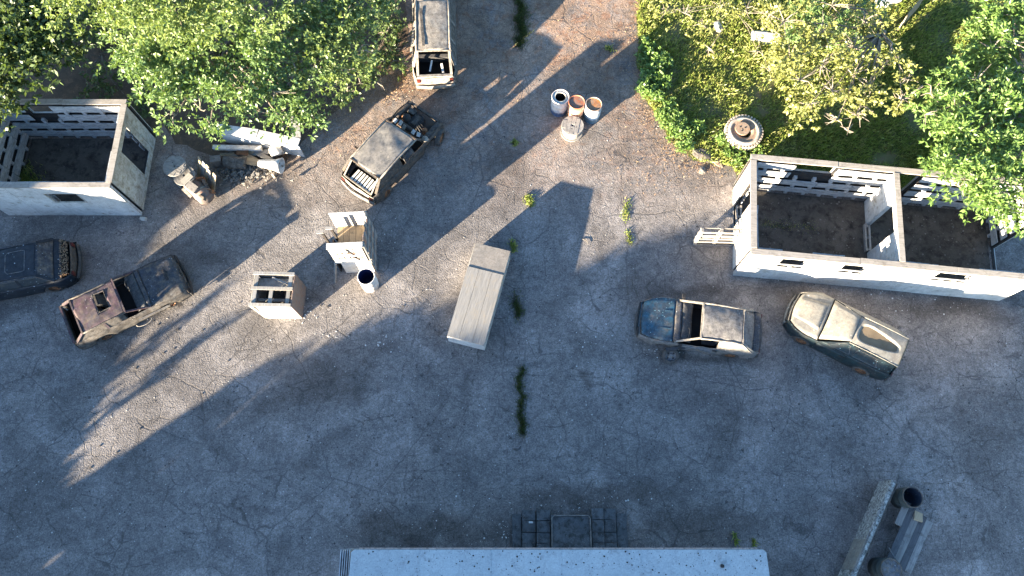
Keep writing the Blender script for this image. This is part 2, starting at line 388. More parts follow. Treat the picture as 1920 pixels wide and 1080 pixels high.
def wall_core(par, name, x0, x1, z1, holes, frame, mat, d0=-.09, d1=-.0, irregular=True):
    """a wall slab with openings, as one mesh of slab pieces joined edge to edge"""
    xs = sorted({x0, x1, *[h[0] for h in holes], *[h[1] for h in holes]}); zs = sorted({0, z1, *[h[2] for h in holes], *[h[3] for h in holes]})
    s = MB(); idx = {}
    def vid(x, z, d):
        k = (round(x, 3), round(z, 3), d)
        if k not in idx: idx[k] = len(s.v); s.v.append(tuple(frame(x, z, d)))
        return idx[k]
    def solid(i, j):
        if i < 0 or j < 0 or i >= len(xs) - 1 or j >= len(zs) - 1: return False
        cx, cz = (xs[i] + xs[i + 1]) / 2, (zs[j] + zs[j + 1]) / 2
        return not any(h[0] < cx < h[1] and h[2] < cz < h[3] for h in holes)
    for i in range(len(xs) - 1):
        for j in range(len(zs) - 1):
            if not solid(i, j): continue
            a, b, c, d = xs[i], xs[i + 1], zs[j], zs[j + 1]
            s.f.append((vid(a, c, d0), vid(b, c, d0), vid(b, d, d0), vid(a, d, d0))); s.f.append((vid(a, d, d1), vid(b, d, d1), vid(b, c, d1), vid(a, c, d1)))
            if not solid(i - 1, j): s.f.append((vid(a, c, d0), vid(a, d, d0), vid(a, d, d1), vid(a, c, d1)))
            if not solid(i + 1, j): s.f.append((vid(b, c, d0), vid(b, c, d1), vid(b, d, d1), vid(b, d, d0)))
            if not solid(i, j - 1): s.f.append((vid(a, c, d0), vid(a, c, d1), vid(b, c, d1), vid(b, c, d0)))
            if not solid(i, j + 1): s.f.append((vid(a, d, d0), vid(b, d, d0), vid(b, d, d1), vid(a, d, d1)))
    return s.build(name, mat, par)
def panels(par, x0, x1, z1, holes, frame, mat, wdt=1.22, d=-.115, seed=0):
    """outer sheets nailed on the wall, each a piece of its own"""
    r = random.Random(seed); x = x0
    while x < x1 - .05:
        b = min(x1, x + wdt)
        hs = [(max(h[0], x), min(h[1], b), h[2], h[3]) for h in holes if h[0] < b and h[1] > x]
        j = r.uniform(-.006, .006)
        wall_core(par, 'panel', x + .006, b - .006, z1 - r.uniform(0, .02), hs, frame, mat, d + j, -.092)
        x = b
def frames_round(par, h, frame, mat, wd=.045, d0=-.13, d1=-.10, name='window_frame', mull=0, rail=None, sill=True):
    s = MB()
    def piece(a, b, c, d):
        p = [frame(a, c, d0), frame(b, c, d0), frame(b, d, d0), frame(a, d, d0), frame(a, c, d1), frame(b, c, d1), frame(b, d, d1), frame(a, d, d1)]
        s.add(p, [(0, 1, 2, 3), (7, 6, 5, 4), (0, 4, 5, 1), (1, 5, 6, 2), (2, 6, 7, 3), (3, 7, 4, 0)])
    a, b, c, d = h
    piece(a + .001, a + wd, c, d); piece(b - wd, b - .001, c, d); piece(a + wd, b - wd, c, c + wd)
    if rail: piece(a + wd, b - wd, rail, rail + .05)
    for k in range(mull):
        x = a + (b - a) * (k + 1) / (mull + 1); piece(x - .035, x + .035, c + wd, (rail or d))
    return s.build(name, mat, par)
def coping(par, a, b, zz, wd, n, mat=None, seed=0):
    r = random.Random(seed); a, b = Vector(a), Vector(b)
    cuts = [0] + sorted((k + r.uniform(-.15, .15)) / n for k in range(1, n)) + [1]
    for k in range(n):
        p, q = a.lerp(b, cuts[k]), a.lerp(b, cuts[k + 1]); dd = (q - p).normalized()
        o = (Vector((-dd.y, dd.x, 0)) * r.uniform(-.012, .012))
        MB().bar(p + o + Vector((0, 0, zz + r.uniform(0, .015))), q + o - dd * .012 + Vector((0, 0, zz + r.uniform(0, .015))), wd, .045).build('coping_board', mat or M['coping'], par)

def roofless(name, label, W, D, Hh, loc, rz, hf, hb, hl, hr, part=None, sheets='white', inner_left=True, end_mat='white_dirty', seed=1):
    """local frame: x along the front (0..W), y depth (0..D). holes per wall as (a,b,z0,z1)"""
    t = thing(name, label, 'roofless building', loc, rz)
    ff = lambda x, z, d: Vector((x, .10 + d, z))                  # front wall: outward is -y
    fb = lambda x, z, d: Vector((x, D - .10 - d, z))
    fl = lambda y, z, d: Vector((.10 + d, y, z))
    fr = lambda y, z, d: Vector((W - .10 - d, y, z))
    e = .012
    for nm, f, L0, L1, hs, sd_, om, inn in (('front', ff, 0.0, W, hf, 1, sheets, False), ('back', fb, 0.0, W, hb, 2, sheets, True), ('left', fl, .19, D - .19, hl, 3, sheets, True), ('right', fr, .19, D - .19, hr, 4, end_mat, True)):
        wall_core(t, 'wall', L0, L1, Hh - .03, hs if nm != 'front' else [(h[0], h[1], h[2] - .34, h[3]) for h in hs], f, M['dark'] if inn else M['pallet'], -.09, 0)  # inner cores coloured dark as the shade behind the pallet slots
        panels(t, L0, L1, Hh - .03, hs, f, M[om], seed=seed * 10 + sd_)
        if inn and not (nm == 'left' and not inner_left): pallet_face(t, L0 + .2 * (nm == 'back'), L1 - .2 * (nm == 'back'), .06, Hh - .05, hs, f, seed=seed * 20 + sd_)
        if nm == 'front': pallet_face(t, .2, W - .2, .06, Hh - .05, [(h[0] - .02, h[1] + .02, h[2] - .75, h[3] + .04) for h in hs], f, seed=seed * 20 + sd_)
    z = Hh
    coping(t, (-.03, .055, 0), (W + .03, .055, 0), z, .2, max(2, int(W / 2.4)), seed=seed)
    coping(t, (-.03, D - .055, 0), (W + .03, D - .055, 0), z + .004, .2, max(2, int(W / 2.4)), seed=seed + 5)
    coping(t, (.05, .16, 0), (.05, D - .16, 0), z + .008, .2, 1, seed=seed + 6)
    coping(t, (W - .05, .16, 0), (W - .05, D - .16, 0), z + .008, .2, 1, seed=seed + 7)
    return t, ff, fb, fl, fr
# left house
LW, LD, LH = 4.75, 3.27, 2.22
hf = [(2.28, 3.42, 1.08, 1.72)]; hb = [(1.10, 2.1, 1.45, 2.03)]; hr = [(1.35, 2.45, .22, 1.96)]
tl, ff, fb, fl, fr = roofless('roofless_building', 'roofless white pallet-walled building at left with one room, weeds on its dark floor', LW, LD, LH,
                              (-13.2 - LW, 10.82, 0), 0, hf, hb, [], hr, seed=1)
frames_round(tl, hf[0], ff, M['white_dirty']); frames_round(tl, hb[0], fb, M['pallet'], name='window_frame'); frames_round(tl, hr[0], fr, M['white_dirty'], .07, name='window_frame')
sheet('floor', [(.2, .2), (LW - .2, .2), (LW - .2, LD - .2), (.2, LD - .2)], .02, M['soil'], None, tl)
# right house
RW, RD, RH = 9.1, 3.5, 2.12
RZ = R(-5.9)
hf = [(1.02, 1.95, 1.16, 1.90), (3.0, 3.9, 1.18, 1.90), (5.95, 7.2, 1.26, 2.0)]; hb = [(1.50, 2.9, 1.42, 2.04), (4.92, 5.7, .42, 1.95)]
hl = [(1.72, 2.62, .02, 2.0)]; hr = [(.22, 1.92, .02, 2.02)]
tr, ff, fb, fl, fr = roofless('roofless_building', 'long roofless white pallet-walled building at right with two rooms and three front windows', RW, RD, RH,
                              (7.66, 8.55, 0), RZ, hf, hb, hl, hr, end_mat='white', seed=2)
frames_round(tr, hf[0], ff, M['white'], rail=1.40, mull=1); frames_round(tr, hf[1], ff, M['white'], rail=1.42, mull=1); frames_round(tr, hf[2], ff, M['white'], rail=1.48, mull=2)
for h in hb: frames_round(tr, h, fb, M['coping'], .05)
frames_round(tr, (1.72, 2.62, .02, 2.0), fl, M['coping'], .05, name='door_frame')
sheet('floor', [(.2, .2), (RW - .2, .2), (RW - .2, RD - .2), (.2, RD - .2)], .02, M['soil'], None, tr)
# partition of the right house
fp = lambda y, z, d: Vector((4.72 - d, y, z))
hp = [(1.30, 2.35, .02, 1.86)]
wall_core(tr, 'partition', .2, RD - .2, RH - .03, hp, fp, M['white'], -.09, .02)
for k, (a, b) in enumerate(((.21, 1.29), (2.36, 3.28))):
    for z0, z1 in ((.02, .62), (.68, 1.28), (1.34, 1.9)):
        p = [fp(a, z0, .02), fp(b, z0, .02), fp(b, z1, .02), fp(a, z1, .02), fp(a, z0, .06), fp(b, z0, .06), fp(b, z1, .045), fp(a, z1, .045)]
        MB().add(p, [(0, 1, 2, 3), (7, 6, 5, 4), (0, 4, 5, 1), (1, 5, 6, 2), (2, 6, 7, 3), (3, 7, 4, 0)]).build('panel', M['white'], tr)
coping(tr, (4.76, .17, 0), (4.76, RD - .17, 0), RH + .02, .18, 1, seed=9)
# low slatted thresholds lying in the door openings
for base, y0, y1 in ((.16, 1.72, 2.62), (4.66, 1.30, 2.35)):
    for dx in (-.10, .04): MB().ext(base + dx, base + dx + .06, y0 + .01, y1 - .01, .03, .16).build('threshold_slat', M['coping'], tr)
    for k in range(3):
        y = y0 + .05 + k * (y1 - y0 - .16) / 2; MB().ext(base - .04, base + .04, y, y + .07, .03, .14).build('threshold_slat', M['coping'], tr)

# ------------------------------------------------------------------ pallets standing alone
def pallet(t, Wd, Ht, th=.13, nb=6, mat='pallet', sub=None):
    """local: x width, z height, y thickness; standing on its edge"""
    for k in range(nb):
        z = .05 + k * (Ht - .10) / (nb - 1)
        MB().box((Wd / 2 + rnd.uniform(-.01, .01), -th / 2 - .012, z), (Wd, .022, .085), ry=rnd.uniform(-.012, .012)).build('slat', M[mat], t)
    for k in range(3):
        x = .05 + k * (Wd - .10) / 2
        MB().ext(x - .045, x + .045, -th / 2, th / 2, 0, Ht).build('runner', M[mat], t)
    for k in range(4):
        z = .06 + k * (Ht - .12) / 3
        MB().box((Wd / 2, th / 2 + .012, z), (Wd, .022, .10), ry=rnd.uniform(-.012, .012)).build('slat', M[mat], t)
p0, p1 = G(1299, 456), G(1374, 458)
t = thing('standing_pallet', 'weathered grey wooden pallet standing on edge beside the doorway of the right building', 'pallet', p0, math.atan2(p1.y - p0.y, p1.x - p0.x))
pallet(t, (p1 - p0).length, 1.2, nb=5, mat='grey_wood')

# ------------------------------------------------------------------ booth of pallets and panels
t = thing('barricade_booth', 'open booth of white panels and pallets with a tan plank shelf inside', 'booth', (-5.86, 8.62, 0), R(3))
W_ = 1.10
# front wall: lower panel, upper pallet grid, frame
MB().ext(.12, W_, 0, .03, 0.0, 1.05, j=.01).build('front_panel', M['white'], t)
MB().ext(.0, W_ - .02, .035, .10, 1.06, 2.3).build('front_panel', M['dark'], t)  # dark backing, paints the gaps between the slats as shaded recesses
for x in (.0, .09, .98): MB().ext(x, x + .085, -.03, .03, 1.02, 2.34).build('upright', M['white'], t)
for k, z in enumerate((1.2, 1.62, 2.0, 2.28)): MB().ext(.18, .97, -.022, .028, z - .05, z + .05).build('rail', M['white'], t)
for k in range(4): MB().box((.27 + k * .195, .004, 1.74), (.145, .03, 1.06), ry=rnd.uniform(-.01, .01)).build('slat', M['white'], t)
for z in (1.40, 1.80): MB().ext(.16, .99, -.034, -.024, z, z + .06).build('batten', M['red_wood'], t)
MB().bar((.55, -.03, 2.2), (.72, -.03, 1.7), .03, .05).build('brace', M['dark'], t); MB().bar((.68, -.03, 1.55), (.82, -.03, 1.25), .03, .05).build('brace', M['dark'], t)
MB().ext(-.02, W_ + .02, -.06, .14, 2.35, 2.385).build('top_board', M['white'], t)
# back wall and plank shelf
MB().ext(-.05, W_, 1.29, 1.33, 0, 2.1).build('back_panel', M['white'], t)
for k in range(5): MB().ext(.02 + k * .205, .02 + k * .205 + .197, .62, 1.285, 1.04 + rnd.uniform(0, .008), 1.08).build('shelf_plank', M['plank_y'], t)
MB().ext(.02, 1.04, .60, .64, .95, 1.035).build('shelf_bearer', M['plank'], t)
for x in (.02, .96): MB().ext(x, x + .07, .65, .72, 0, .95).build('leg', M['grey_wood'], t)
# east side: slotted boards of stepping heights
tops = [2.36, 2.42, 2.20, 2.05, 2.2, 1.86, 2.02]
for k in range(7):
    y0 = -.02 + k * .2
    MB().ext(W_ + .02, W_ + .06, y0, y0 + .185, 0, tops[k], j=.008).build('side_board', M['red_wood'] if k % 2 else M['grey_wood'], t)
for z in (.5, 1.1, 1.7): MB().ext(W_ + .065, W_ + .10, 0, 1.36, z, z + .10).build('side_rail', M['grey_wood'], t)
# dark posts on the west side
for x, y, h in ((-.28, .72, 1.95), (.03, .80, 2.05)):
    MB().ext(x - .035, x + .035, y - .035, y + .035, 0, h).build('post', M['dark'], t)
    MB().ext(x - .17, x + .06, y - .045, y + .045, h + .002, h + .05).build('post_cap', M['grey_wood'], t)
MB().bar((-.02, .03, 1.1), (-.28, -.35, 0.0), .07, .05).build('prop', M['grey_wood'], t)
MB().ext(-.08, -.05, .05, .75, .0, 1.3).build('side_board', M['dark'], t)

# crate of timber, open top
ang = R(-1.5)
t = thing('timber_crate', 'open white timber crate with slatted pallet top and grey weathered east side', 'crate', (-8.47, 7.02, 0), ang)
CW, CD, CH = 1.33, 1.14, 1.42
MB().ext(.16, CW, -.02, .01, .0, CH - .06, j=.01).build('front_panel', M['white'], t)
MB().bar((.04, -.01, CH - .08), (.12, 0, 0), .05, .09).build('upright', M['white_dirty'], t)
for k in range(5):
    MB().ext(CW - .01, CW + .02, .0 + k * .225, .218 + k * .225, 0, CH - .03, j=.006).build('side_board', M['red_wood'], t)
MB().ext(.05, CW - .04, CD - .03, CD, 0, CH - .06).build('back_panel', M['grey_wood'], t)
MB().ext(.0, .03, .05, CD - .05, 0.0, CH - .08).build('side_board', M['white_dirty'], t)
for y, wd in ((.02, .11), (.58, .10), (CD - .04, .10)): MB().ext(-.03, CW + .01, y - wd / 2, y + wd / 2, CH - .04, CH, j=.006).build('top_rail', M['pale_plank'], t)
for x, y0, y1 in ((.05, .08, .52), (.58, .08, .52), (1.14, .08, .52), (.05, .64, 1.04), (1.16, .64, 1.04)): MB().ext(x, x + .12, y0, y1, CH - .075, CH - .042).build('top_slat', M['pale_plank'], t)
for y in (.12, .36, .74, .98): MB().ext(.06, CW - .06, y - .05, y + .05, .82, .85).build('inner_slat', M['pale_plank'], t)
MB().bar((.6, .98, CH - .1), (1.12, .78, CH - .12), .05, .05).build('loose_stick', M['grey_wood'], t)
MB().ext(.06, CW - .06, .64, 1.06, .98, 1.01).build('inner_panel', M['white_dirty'], t)

# long low box
A, B_, C_, D_ = G(838, 630, .7), G(905, 655, .7), G(890, 455, .7), G(960, 467, .7)
axis = (C_ - A); Lx = axis.length; Wx = (B_ - A).length; rz = math.atan2(axis.y, axis.x) - math.pi / 2
t = thing('long_timber_box', 'long low timber box with pale plank top and rough grey end panel', 'box', (A.x, A.y, 0), rz)
nb = [0, .40, .86, Wx]
for k in range(3): MB().ext(nb[k] + .004, nb[k + 1] - .004, 0.0, Lx * .74, .66, .70 + rnd.uniform(0, .006)).build('top_plank', M['pale_plank'], t)
M['chip'] = worn('rough_grey_board', (.25, .225, .20), (.20, .185, .17), (.18, .16, .14), 5, .5, .95, 20, (.42, .36, .28))
MB().ext(0.03, Wx, Lx * .74 + .012, Lx + .01, .645, .682).build('top_panel', M['chip'], t)
for x in (.0, Wx - .03): MB().ext(x, x + .03, .03, Lx - .03, 0.0, .655).build('side_board', M['white_dirty'], t)
for y in (0.0, Lx - .03): MB().ext(0.0, Wx, y, y + .028, 0.0, .652).build('end_board', M['white'] if y < 1 else M['grey_wood'], t)

# ------------------------------------------------------------------ barrels, reel, tyre
def drum_mat(name, top, mid, low):
    m, tt, b = new_mat(name); n = N(tt); v = n.coord((1, 1, 1), False)
    sx = n.node('ShaderNodeSeparateXYZ'); n.link(v, sx.inputs[0])
    z = n.math('ADD', sx.outputs[2], n.math('MULTIPLY', n.math('SUBTRACT', n.noise(v, 5, 5), .5), .5))
    c = n.ramp(z, [(.0, low), (.22, low), (.42, mid), (.78, mid), (.90, top)])
    c = n.mix(.45, c, n.ramp(n.noise(v, 14, 5, .7), [(.3, .45), (.7, 1.1)]), 'MULTIPLY')
    n.link(c, b.inputs['Base Color']); b.inputs['Roughness'].default_value = .7; return m
def barrel(px, py, label, body, lid, r=.292, h=.9, open_r=0, inside=None, inner_open=False, lidz=.86):
    p = G(px, py, h); t = thing('steel_barrel', label, 'barrel', (p.x, p.y, 0), rnd.uniform(0, 6), 'barrels')
    prof = [(r * .95, 0), (r, .02), (r, h * .32), (r + .012, h * .335), (r, h * .35), (r, h * .65), (r + .012, h * .665), (r, h * .68), (r, h - .03), (r + .010, h - .015), (r + .004, h), (r - .012, h), (r - .016, h - .02)]
    MB().lathe(prof, n=36, wob=.02).build('drum_wall', body, t, smooth=True)
    if inner_open:
        MB().lathe([(r - .016, h - .02), (r - .018, .05), (.001, .05)], n=36).build('inside', inside, t, smooth=True)
    elif open_r:
        MB().lathe([(r - .016, h - .02), (r - .03, lidz), (open_r, lidz + .02), (open_r, lidz - .02)], n=36).build('lid', lid, t)
        MB().lathe([(open_r + .01, lidz - .03), (r - .03, .1), (.001, .1)], n=24).build('inside', inside, t)
    else:
        MB().lathe([(r - .016, h - .02), (r - .022, lidz), (.001, lidz + .004)], n=36).build('lid', lid, t)
    return t
dm_white = drum_mat('white_drum_blue_foot', (.62, .52, .48), (.64, .57, .52), (.05, .10, .22))  # white above, dark blue towards the bottom
dm_pink = drum_mat('pink_rusty_drum_paint', (.36, .12, .06), (.50, .27, .18), (.36, .20, .13))
dm_pale = drum_mat('pale_blue_drum_paint', (.30, .22, .18), (.50, .56, .60), (.10, .20, .30))
dm_blue = drum_mat('pale_worn_drum_paint', (.62, .62, .62), (.52, .50, .47), (.55, .52, .48))
lid_red = worn('red_rusty_lid', (.22, .16, .13), (.34, .11, .05), (.16, .12, .10), 5, .5, .8)
lid_or = worn('orange_rusty_lid', (.42, .16, .045), (.24, .19, .14), (.16, .12, .09), 3, .5, .8)
blue_in = worn('deep_blue_inside', (.012, .022, .10), (.010, .016, .06), (.006, .008, .02), 3, .2, .45)
barrel(1051, 181, 'white barrel with open round hole in its lid, leftmost of the barrel cluster', dm_white, M['white_dirty'], r=.315, open_r=.19, inside=M['dark'])
barrel(1081.5, 191, 'pinkish barrel with red rusty lid, middle of the barrel cluster', dm_pink, lid_red)
barrel(1113.5, 195, 'pale blue barrel with orange rusty lid, rightmost of the barrel cluster', dm_pale, lid_or)
barrel(686, 518, 'open pale barrel with deep blue inside at the corner of the booth', dm_blue, None, r=.285, inner_open=True, inside=blue_in)

def reel(px, py, z, r, label, mat, top='grey_wood', hub=.5, parts=True, tilt=0):
    p = G(px, py, z); t = thing('cable_reel', label, 'cable reel', (p.x, p.y, 0), rnd.uniform(0, 6))
    def flange(zc, mt, nm='flange'):
        s = MB(); nb = 6; 
        # flange of boards cut to a disc
        s.lathe([(.035, zc - .03), (r, zc - .03), (r + .004, zc), (r, zc + .012), (.035, zc + .012), (.035, zc - .03)], n=40, wob=.01); s.build(nm, mt, t)
    flange(z - .012, M[top]); flange(.04, mat)
    MB().lathe([(r * hub, .05), (r * hub, z - .05)], n=24).build('hub', mat, t)
    for k in range(5):
        a = k * 1.26; MB().lathe([(.022, z + .001), (.022, z + .012), (.001, z + .012)], c=(math.cos(a) * r * .38, math.sin(a) * r * .38, 0), n=8).build('bolt', M['dark'], t)
    # grooves between the boards of the top: thin boards proud of the disc
    y = -r + .04
    while y < r - .05:
        hw = math.sqrt(max(r * r - y * y, .01)) * .93; hw2 = math.sqrt(max(r * r - (y + .15) ** 2, .01)) * .93
        q = min(hw, hw2)
        if q > .1:
            segs = ((-q, -.05), (.05, q)) if -.15 < y < .04 else ((-q, q),)
            for a, b in segs: MB().ext(a, b, y, y + .145, z + .001, z + .008 + rnd.uniform(0, .006)).build('board', M[top], t)
        y += .152
    return t
reel(1073.5, 235, .5, .405, 'wooden cable reel standing in front of the barrel cluster', M['pale_plank'], hub=.82)
reel(327, 311, 1.0, .40, 'taller grey cable reel beside the rusty tank near the left building', M['grey_wood'])
reel(345, 329, .72, .38, 'lower cable reel between the taller reel and the rusty tank', M['pale_plank'])

# white painted tractor tyre
p = G(1396, 245, .42); t = thing('tractor_tyre', 'big white painted tractor tyre lying flat in the grass', 'tyre', (p.x, p.y, 0))
M['tyre_white'] = worn('chalky_tyre_paint', (.52, .46, .40), (.42, .36, .30), (.24, .17, .12), 3, .45, .9)
M['tyre_in'] = worn('brown_tyre_inside', (.34, .26, .20), (.26, .19, .14), (.38, .22, .13), 4, .5, .9)
MB().lathe([(.42, .08), (.60, .02), (.63, .1), (.63, .34), (.58, .42), (.50, .44), (.47, .42)], n=48).build('tread_wall', M['tyre_white'], t, smooth=True)
MB().lathe([(.47, .42), (.44, .405), (.40, .395), (.36, .41), (.31, .39), (.27, .38), (.25, .2)], n=48).build('side_wall', M['tyre_in'], t, smooth=True)
lug = MB().box((.655, 0, .22), (.075, .065, .36)).build('tread_lug', M['tyre_white'], t)
for k in range(1, 36): share(lug, t, (0, 0, 0), k * 2 * math.pi / 36)
q = G(1393, 240, .5); t2 = thing('cable_reel', 'small brown cable reel set in the middle of the white tyre', 'cable reel', (q.x, q.y, 0))
MB().lathe([(.24, .10), (.24, .44)], n=28).build('hub', M['tyre_in'], t2, smooth=True)
MB().lathe([(.265, .44), (.265, .475), (.02, .475)], n=28).build('flange', M['tyre_in'], t2)
for a in (.3, 2.4, 4.4): MB().lathe([(.03, .476), (.03, .484), (.001, .484)], c=(.1 * math.cos(a), .1 * math.sin(a), 0), n=8).build('bolt', M['dark'], t2)

# ------------------------------------------------------------------ wrecked cars
def lerp(a, b, t): return a + (b - a) * t
def pw(x, pts):
    if x <= pts[0][0]: return pts[0][1]
    for (a, va), (b, vb) in zip(pts, pts[1:]):
        if x <= b:
            u = (x - a) / (b - a); return lerp(va, vb, u)
    return pts[-1][1]
class Car:
    """local frame: x forward from the rear bumper (0) to the nose (L), y left, z up"""
    def __init__(s, name, label, cat, rear, front, W, mats, z=(.55, .80, .92, .95, .85), zr=1.38, hood=.95, ws=.6, roof=1.4, rw=.35, wr=.56, dent=.02, seed=0, nose_round=.25, tail_round=.12, sink=0, kz=.88):
        s.kz = kz
        d = front - rear; s.L = L = Vector((d.x, d.y)).length; s.W = W / 2; s.m = mats; s.seed = seed; s.dent = dent
        s.t = thing(name, label, cat, (rear.x, rear.y, -sink), math.atan2(d.y, d.x), None)
        s.xh = L - hood; s.xr1 = s.xh - ws; s.xr0 = s.xr1 - roof; s.xt = max(s.xr0 - rw, 0.02)   # cowl, roof front, roof rear, foot of rear window
        s.z = z; s.zr = zr; s.wr = wr; s.nr = nose_round; s.tr = tail_round
        s.zb = lambda x: pw(x, [(0, z[4]), (.15, z[4] + .04), (s.xt, z[3]), (s.xh, z[2]), (s.xh + hood * .55, (z[2] + z[1]) / 2 + .02), (L - .1, z[1]), (L, z[1] - .08)])
        def hw(x):
            e = 1.0
            if x < .5: e -= s.tr * ((.5 - x) / .5) ** 2
            if x > L - .7: e -= s.nr * ((x - L + .7) / .7) ** 2.2
            return s.W * e
        s.hw = hw
        s.arches = [(L * .79, .31), (L * .2, .31)]
        s.sill = lambda x: max([.2] + [.27 + math.sqrt(max(r * r - (x - a) ** 2, 0)) for a, r in s.arches if abs(x - a) < r])
    def P(s, x, y, z):
        k = s.dent; z = z * s.kz; v = Vector((x * 1.6, y * 1.6, z * 1.6 + s.seed * 9.7)); n = noise.noise_vector(v); n2 = noise.noise_vector(v * 3)
        return Vector((x, y, z)) + (n * k + n2 * k * .4)
    def put(s, mb, name, mat, smooth=True, solid=.012, parent=None):
        mb.v = [tuple(s.P(*v)) for v in mb.v]
        return mb.build(name, mat if not isinstance(mat, str) else M[mat], parent or s.t, smooth, solid)
    def crown(s, x, y, w, base, c=.05): return base + c * (1 - min(1, (y / w) ** 2))
    def sides(s, mat_l, mat_r, mat_low=None):
        for sg, mt in ((1, mat_l), (-1, mat_r)):
            rows = [(0, .965), (.35, 1.0), (.7, .995), (1, .93)]
            n = 56; mb = MB()
            def fn(u, v, sg=sg):
                x = s.L * u; f = pw(v, rows); zs = s.sill(x); return (x, sg * s.hw(x) * f, lerp(zs, s.zb(x), v))
            mb.grid(fn, n, 6); s.put(mb, 'side_panel', mt)
            # wheel housings and sill
            mb = MB().grid(lambda u, v, sg=sg: (lerp(.3, s.L - .3, u), sg * lerp(.86, .90, v) * s.W, lerp(.22, .5, v)), 8, 1); s.put(mb, 'sill', 'dark')
    def doors(s, sg, mat, spans, h=(.12, .93), handle=True):
        for a, b in spans:
            rows = [(0, .965), (.35, 1.0), (.7, .995), (1, .93)]
            def fn(u, v):
                x = lerp(a, b, u); q = lerp(h[0], h[1], v); return (x, sg * (s.hw(x) * pw(q, rows) + .016), lerp(s.sill(x), s.zb(x), q))
            d = s.put(MB().grid(fn, 6, 5), 'door', mat, solid=.014)
            if handle:
                x = a + .12; MB().box((x, sg * (s.hw(x) + .03), s.zb(x) - .14), (.14, .03, .03)).build('handle', M['dark'], d)
    def nose(s, mat, bump='rubber'):
        L = s.L
        mb = MB().grid(lambda u, v: (L + .05 * (1 - (2 * u - 1) ** 2) - .02 * v, lerp(-1, 1, u) * s.hw(L) * .99, lerp(.34, s.z[1] - .06, v)), 10, 4); s.put(mb, 'front_panel', mat)
        mb = MB().grid(lambda u, v: (L + .10 * (1 - (2 * u - 1) ** 2) + .03, lerp(-1, 1, u) * s.hw(L) * 1.02, lerp(.30, .50, v)), 10, 2); s.put(mb, 'bumper', bump, solid=.05)
        for y in (-.7, .7): s.put(MB().box((L + .03, y * s.hw(L), s.z[1] - .17), (.05, .24, .13)), 'headlight', 'dark', False, 0)
    def tail(s, mat, bump='rubber'):
        mb = MB().grid(lambda u, v: (-.04 * (1 - (2 * u - 1) ** 2) + .03 * v, lerp(-1, 1, u) * s.hw(0) * .99, lerp(.36, s.zb(0), v)), 10, 4); s.put(mb, 'rear_panel', mat)
        mb = MB().grid(lambda u, v: (-.07 * (1 - (2 * u - 1) ** 2) - .04, lerp(-1, 1, u) * s.hw(0) * 1.0, lerp(.32, .52, v)), 10, 2); s.put(mb, 'bumper', bump, solid=.05)
        for y in (-.84, .84): s.put(MB().box((-.02, y * s.hw(0), s.zb(0) - .16), (.05, .13, .2)), 'tail_light', M['lamp_red'], False, 0)
    def hood(s, mat, x0=None, x1=None, c=.05, ribs=0):
        x0 = x0 if x0 is not None else s.xh + .02; x1 = x1 or s.L - .015
        mb = MB().grid(lambda u, v: ((lambda x, y: (x, y, s.crown(x, y, s.hw(x), s.zb(x), c)))(lerp(x0, x1 - .10 * (2 * v - 1) ** 2 * s.nr * 2, u), (2 * v - 1) * s.hw(lerp(x0, x1, u)) * .915)), 12, 12)
        o = s.put(mb, 'bonnet', mat)
        for k in range(ribs):
            y = (-.33 + .66 * k / max(1, ribs - 1)) * s.W * 1.2
            s.put(MB().bar((x0 + .15, y, s.zb(x0) + .05), (x1 - .15, y * .9, s.zb(x1 - .15) + .045), .03, .012), 'crease', mat, False, 0, o)
        return o
    def cowl(s, mat, d=.16):
        mb = MB().grid(lambda u, v: (s.xh + .02 - d * u, (2 * v - 1) * s.hw(s.xh) * .9, s.z[2] + .03 + .02 * u + .03 * (1 - (2 * v - 1) ** 2)), 3, 10); s.put(mb, 'cowl', mat)
        mb = MB().grid(lambda u, v: (s.xh - d - .32 * u, (2 * v - 1) * s.W * .82, s.z[2] + .02 - .10 * u * u), 4, 10); s.put(mb, 'dashboard', 'dashy', solid=.05)
    def roofp(s, mat, c=.05, x0=None, x1=None, dish=None, hole=None):
        x0 = s.xr0 if x0 is None else x0; x1 = s.xr1 if x1 is None else x1
        def fn(u, v):
            x = lerp(x0, x1, u); y = (2 * v - 1) * s.wr * (1 - .05 * u)
            return (x, y, s.zr - .03 + c * (1 - (2 * v - 1) ** 2) + .03 * math.sin(math.pi * u) - (dish(x, y) if dish else 0))
        mb = MB().grid(fn, 44 if dish else 24, 36 if dish else 18)
        if hole:
            a, b, y0, y1 = hole
            mb.f = [f for f in mb.f if not (a < sum(mb.v[i][0] for i in f) / 4 < b and y0 < sum(mb.v[i][1] for i in f) / 4 < y1)]
        return s.put(mb, 'roof', mat)
    def rails(s, mat, w=.055):
        for sg in (1, -1):
            s.put(MB().tube([(lerp(s.xr0, s.xr1, q), sg * (s.wr + .015), s.zr - .035 + .03 * math.sin(math.pi * q)) for q in (0, .25, .5, .75, 1)], w * .55, 6), 'roof_rail', mat, True, 0)
    def pillar(s, a, b, mat, w=.06, name='pillar'): s.put(MB().bar(a, b, w, .05), name, mat, False, 0)
    def pillars(s, mat, b_at=(.45,), w=.065):
        for sg in (1, -1):
            s.pillar((s.xh - .03, sg * s.hw(s.xh) * .90, s.z[2]), (s.xr1, sg * s.wr, s.zr - .02), mat, w)
            for q in b_at:
                x = lerp(s.xr0, s.xr1, q); s.pillar((x, sg * s.W * .93, s.zb(x)), (x, sg * s.wr, s.zr - .03), mat, w + .02)
            s.pillar((s.xt, sg * s.hw(s.xt) * .92, s.zb(s.xt)), (s.xr0, sg * s.wr, s.zr - .03), mat, w + .03)
        for x in (s.xr1, s.xr0): s.put(MB().bar((x, -s.wr, s.zr - .02), (x, s.wr, s.zr - .02), .05, .04), 'roof_header', mat, False, 0)
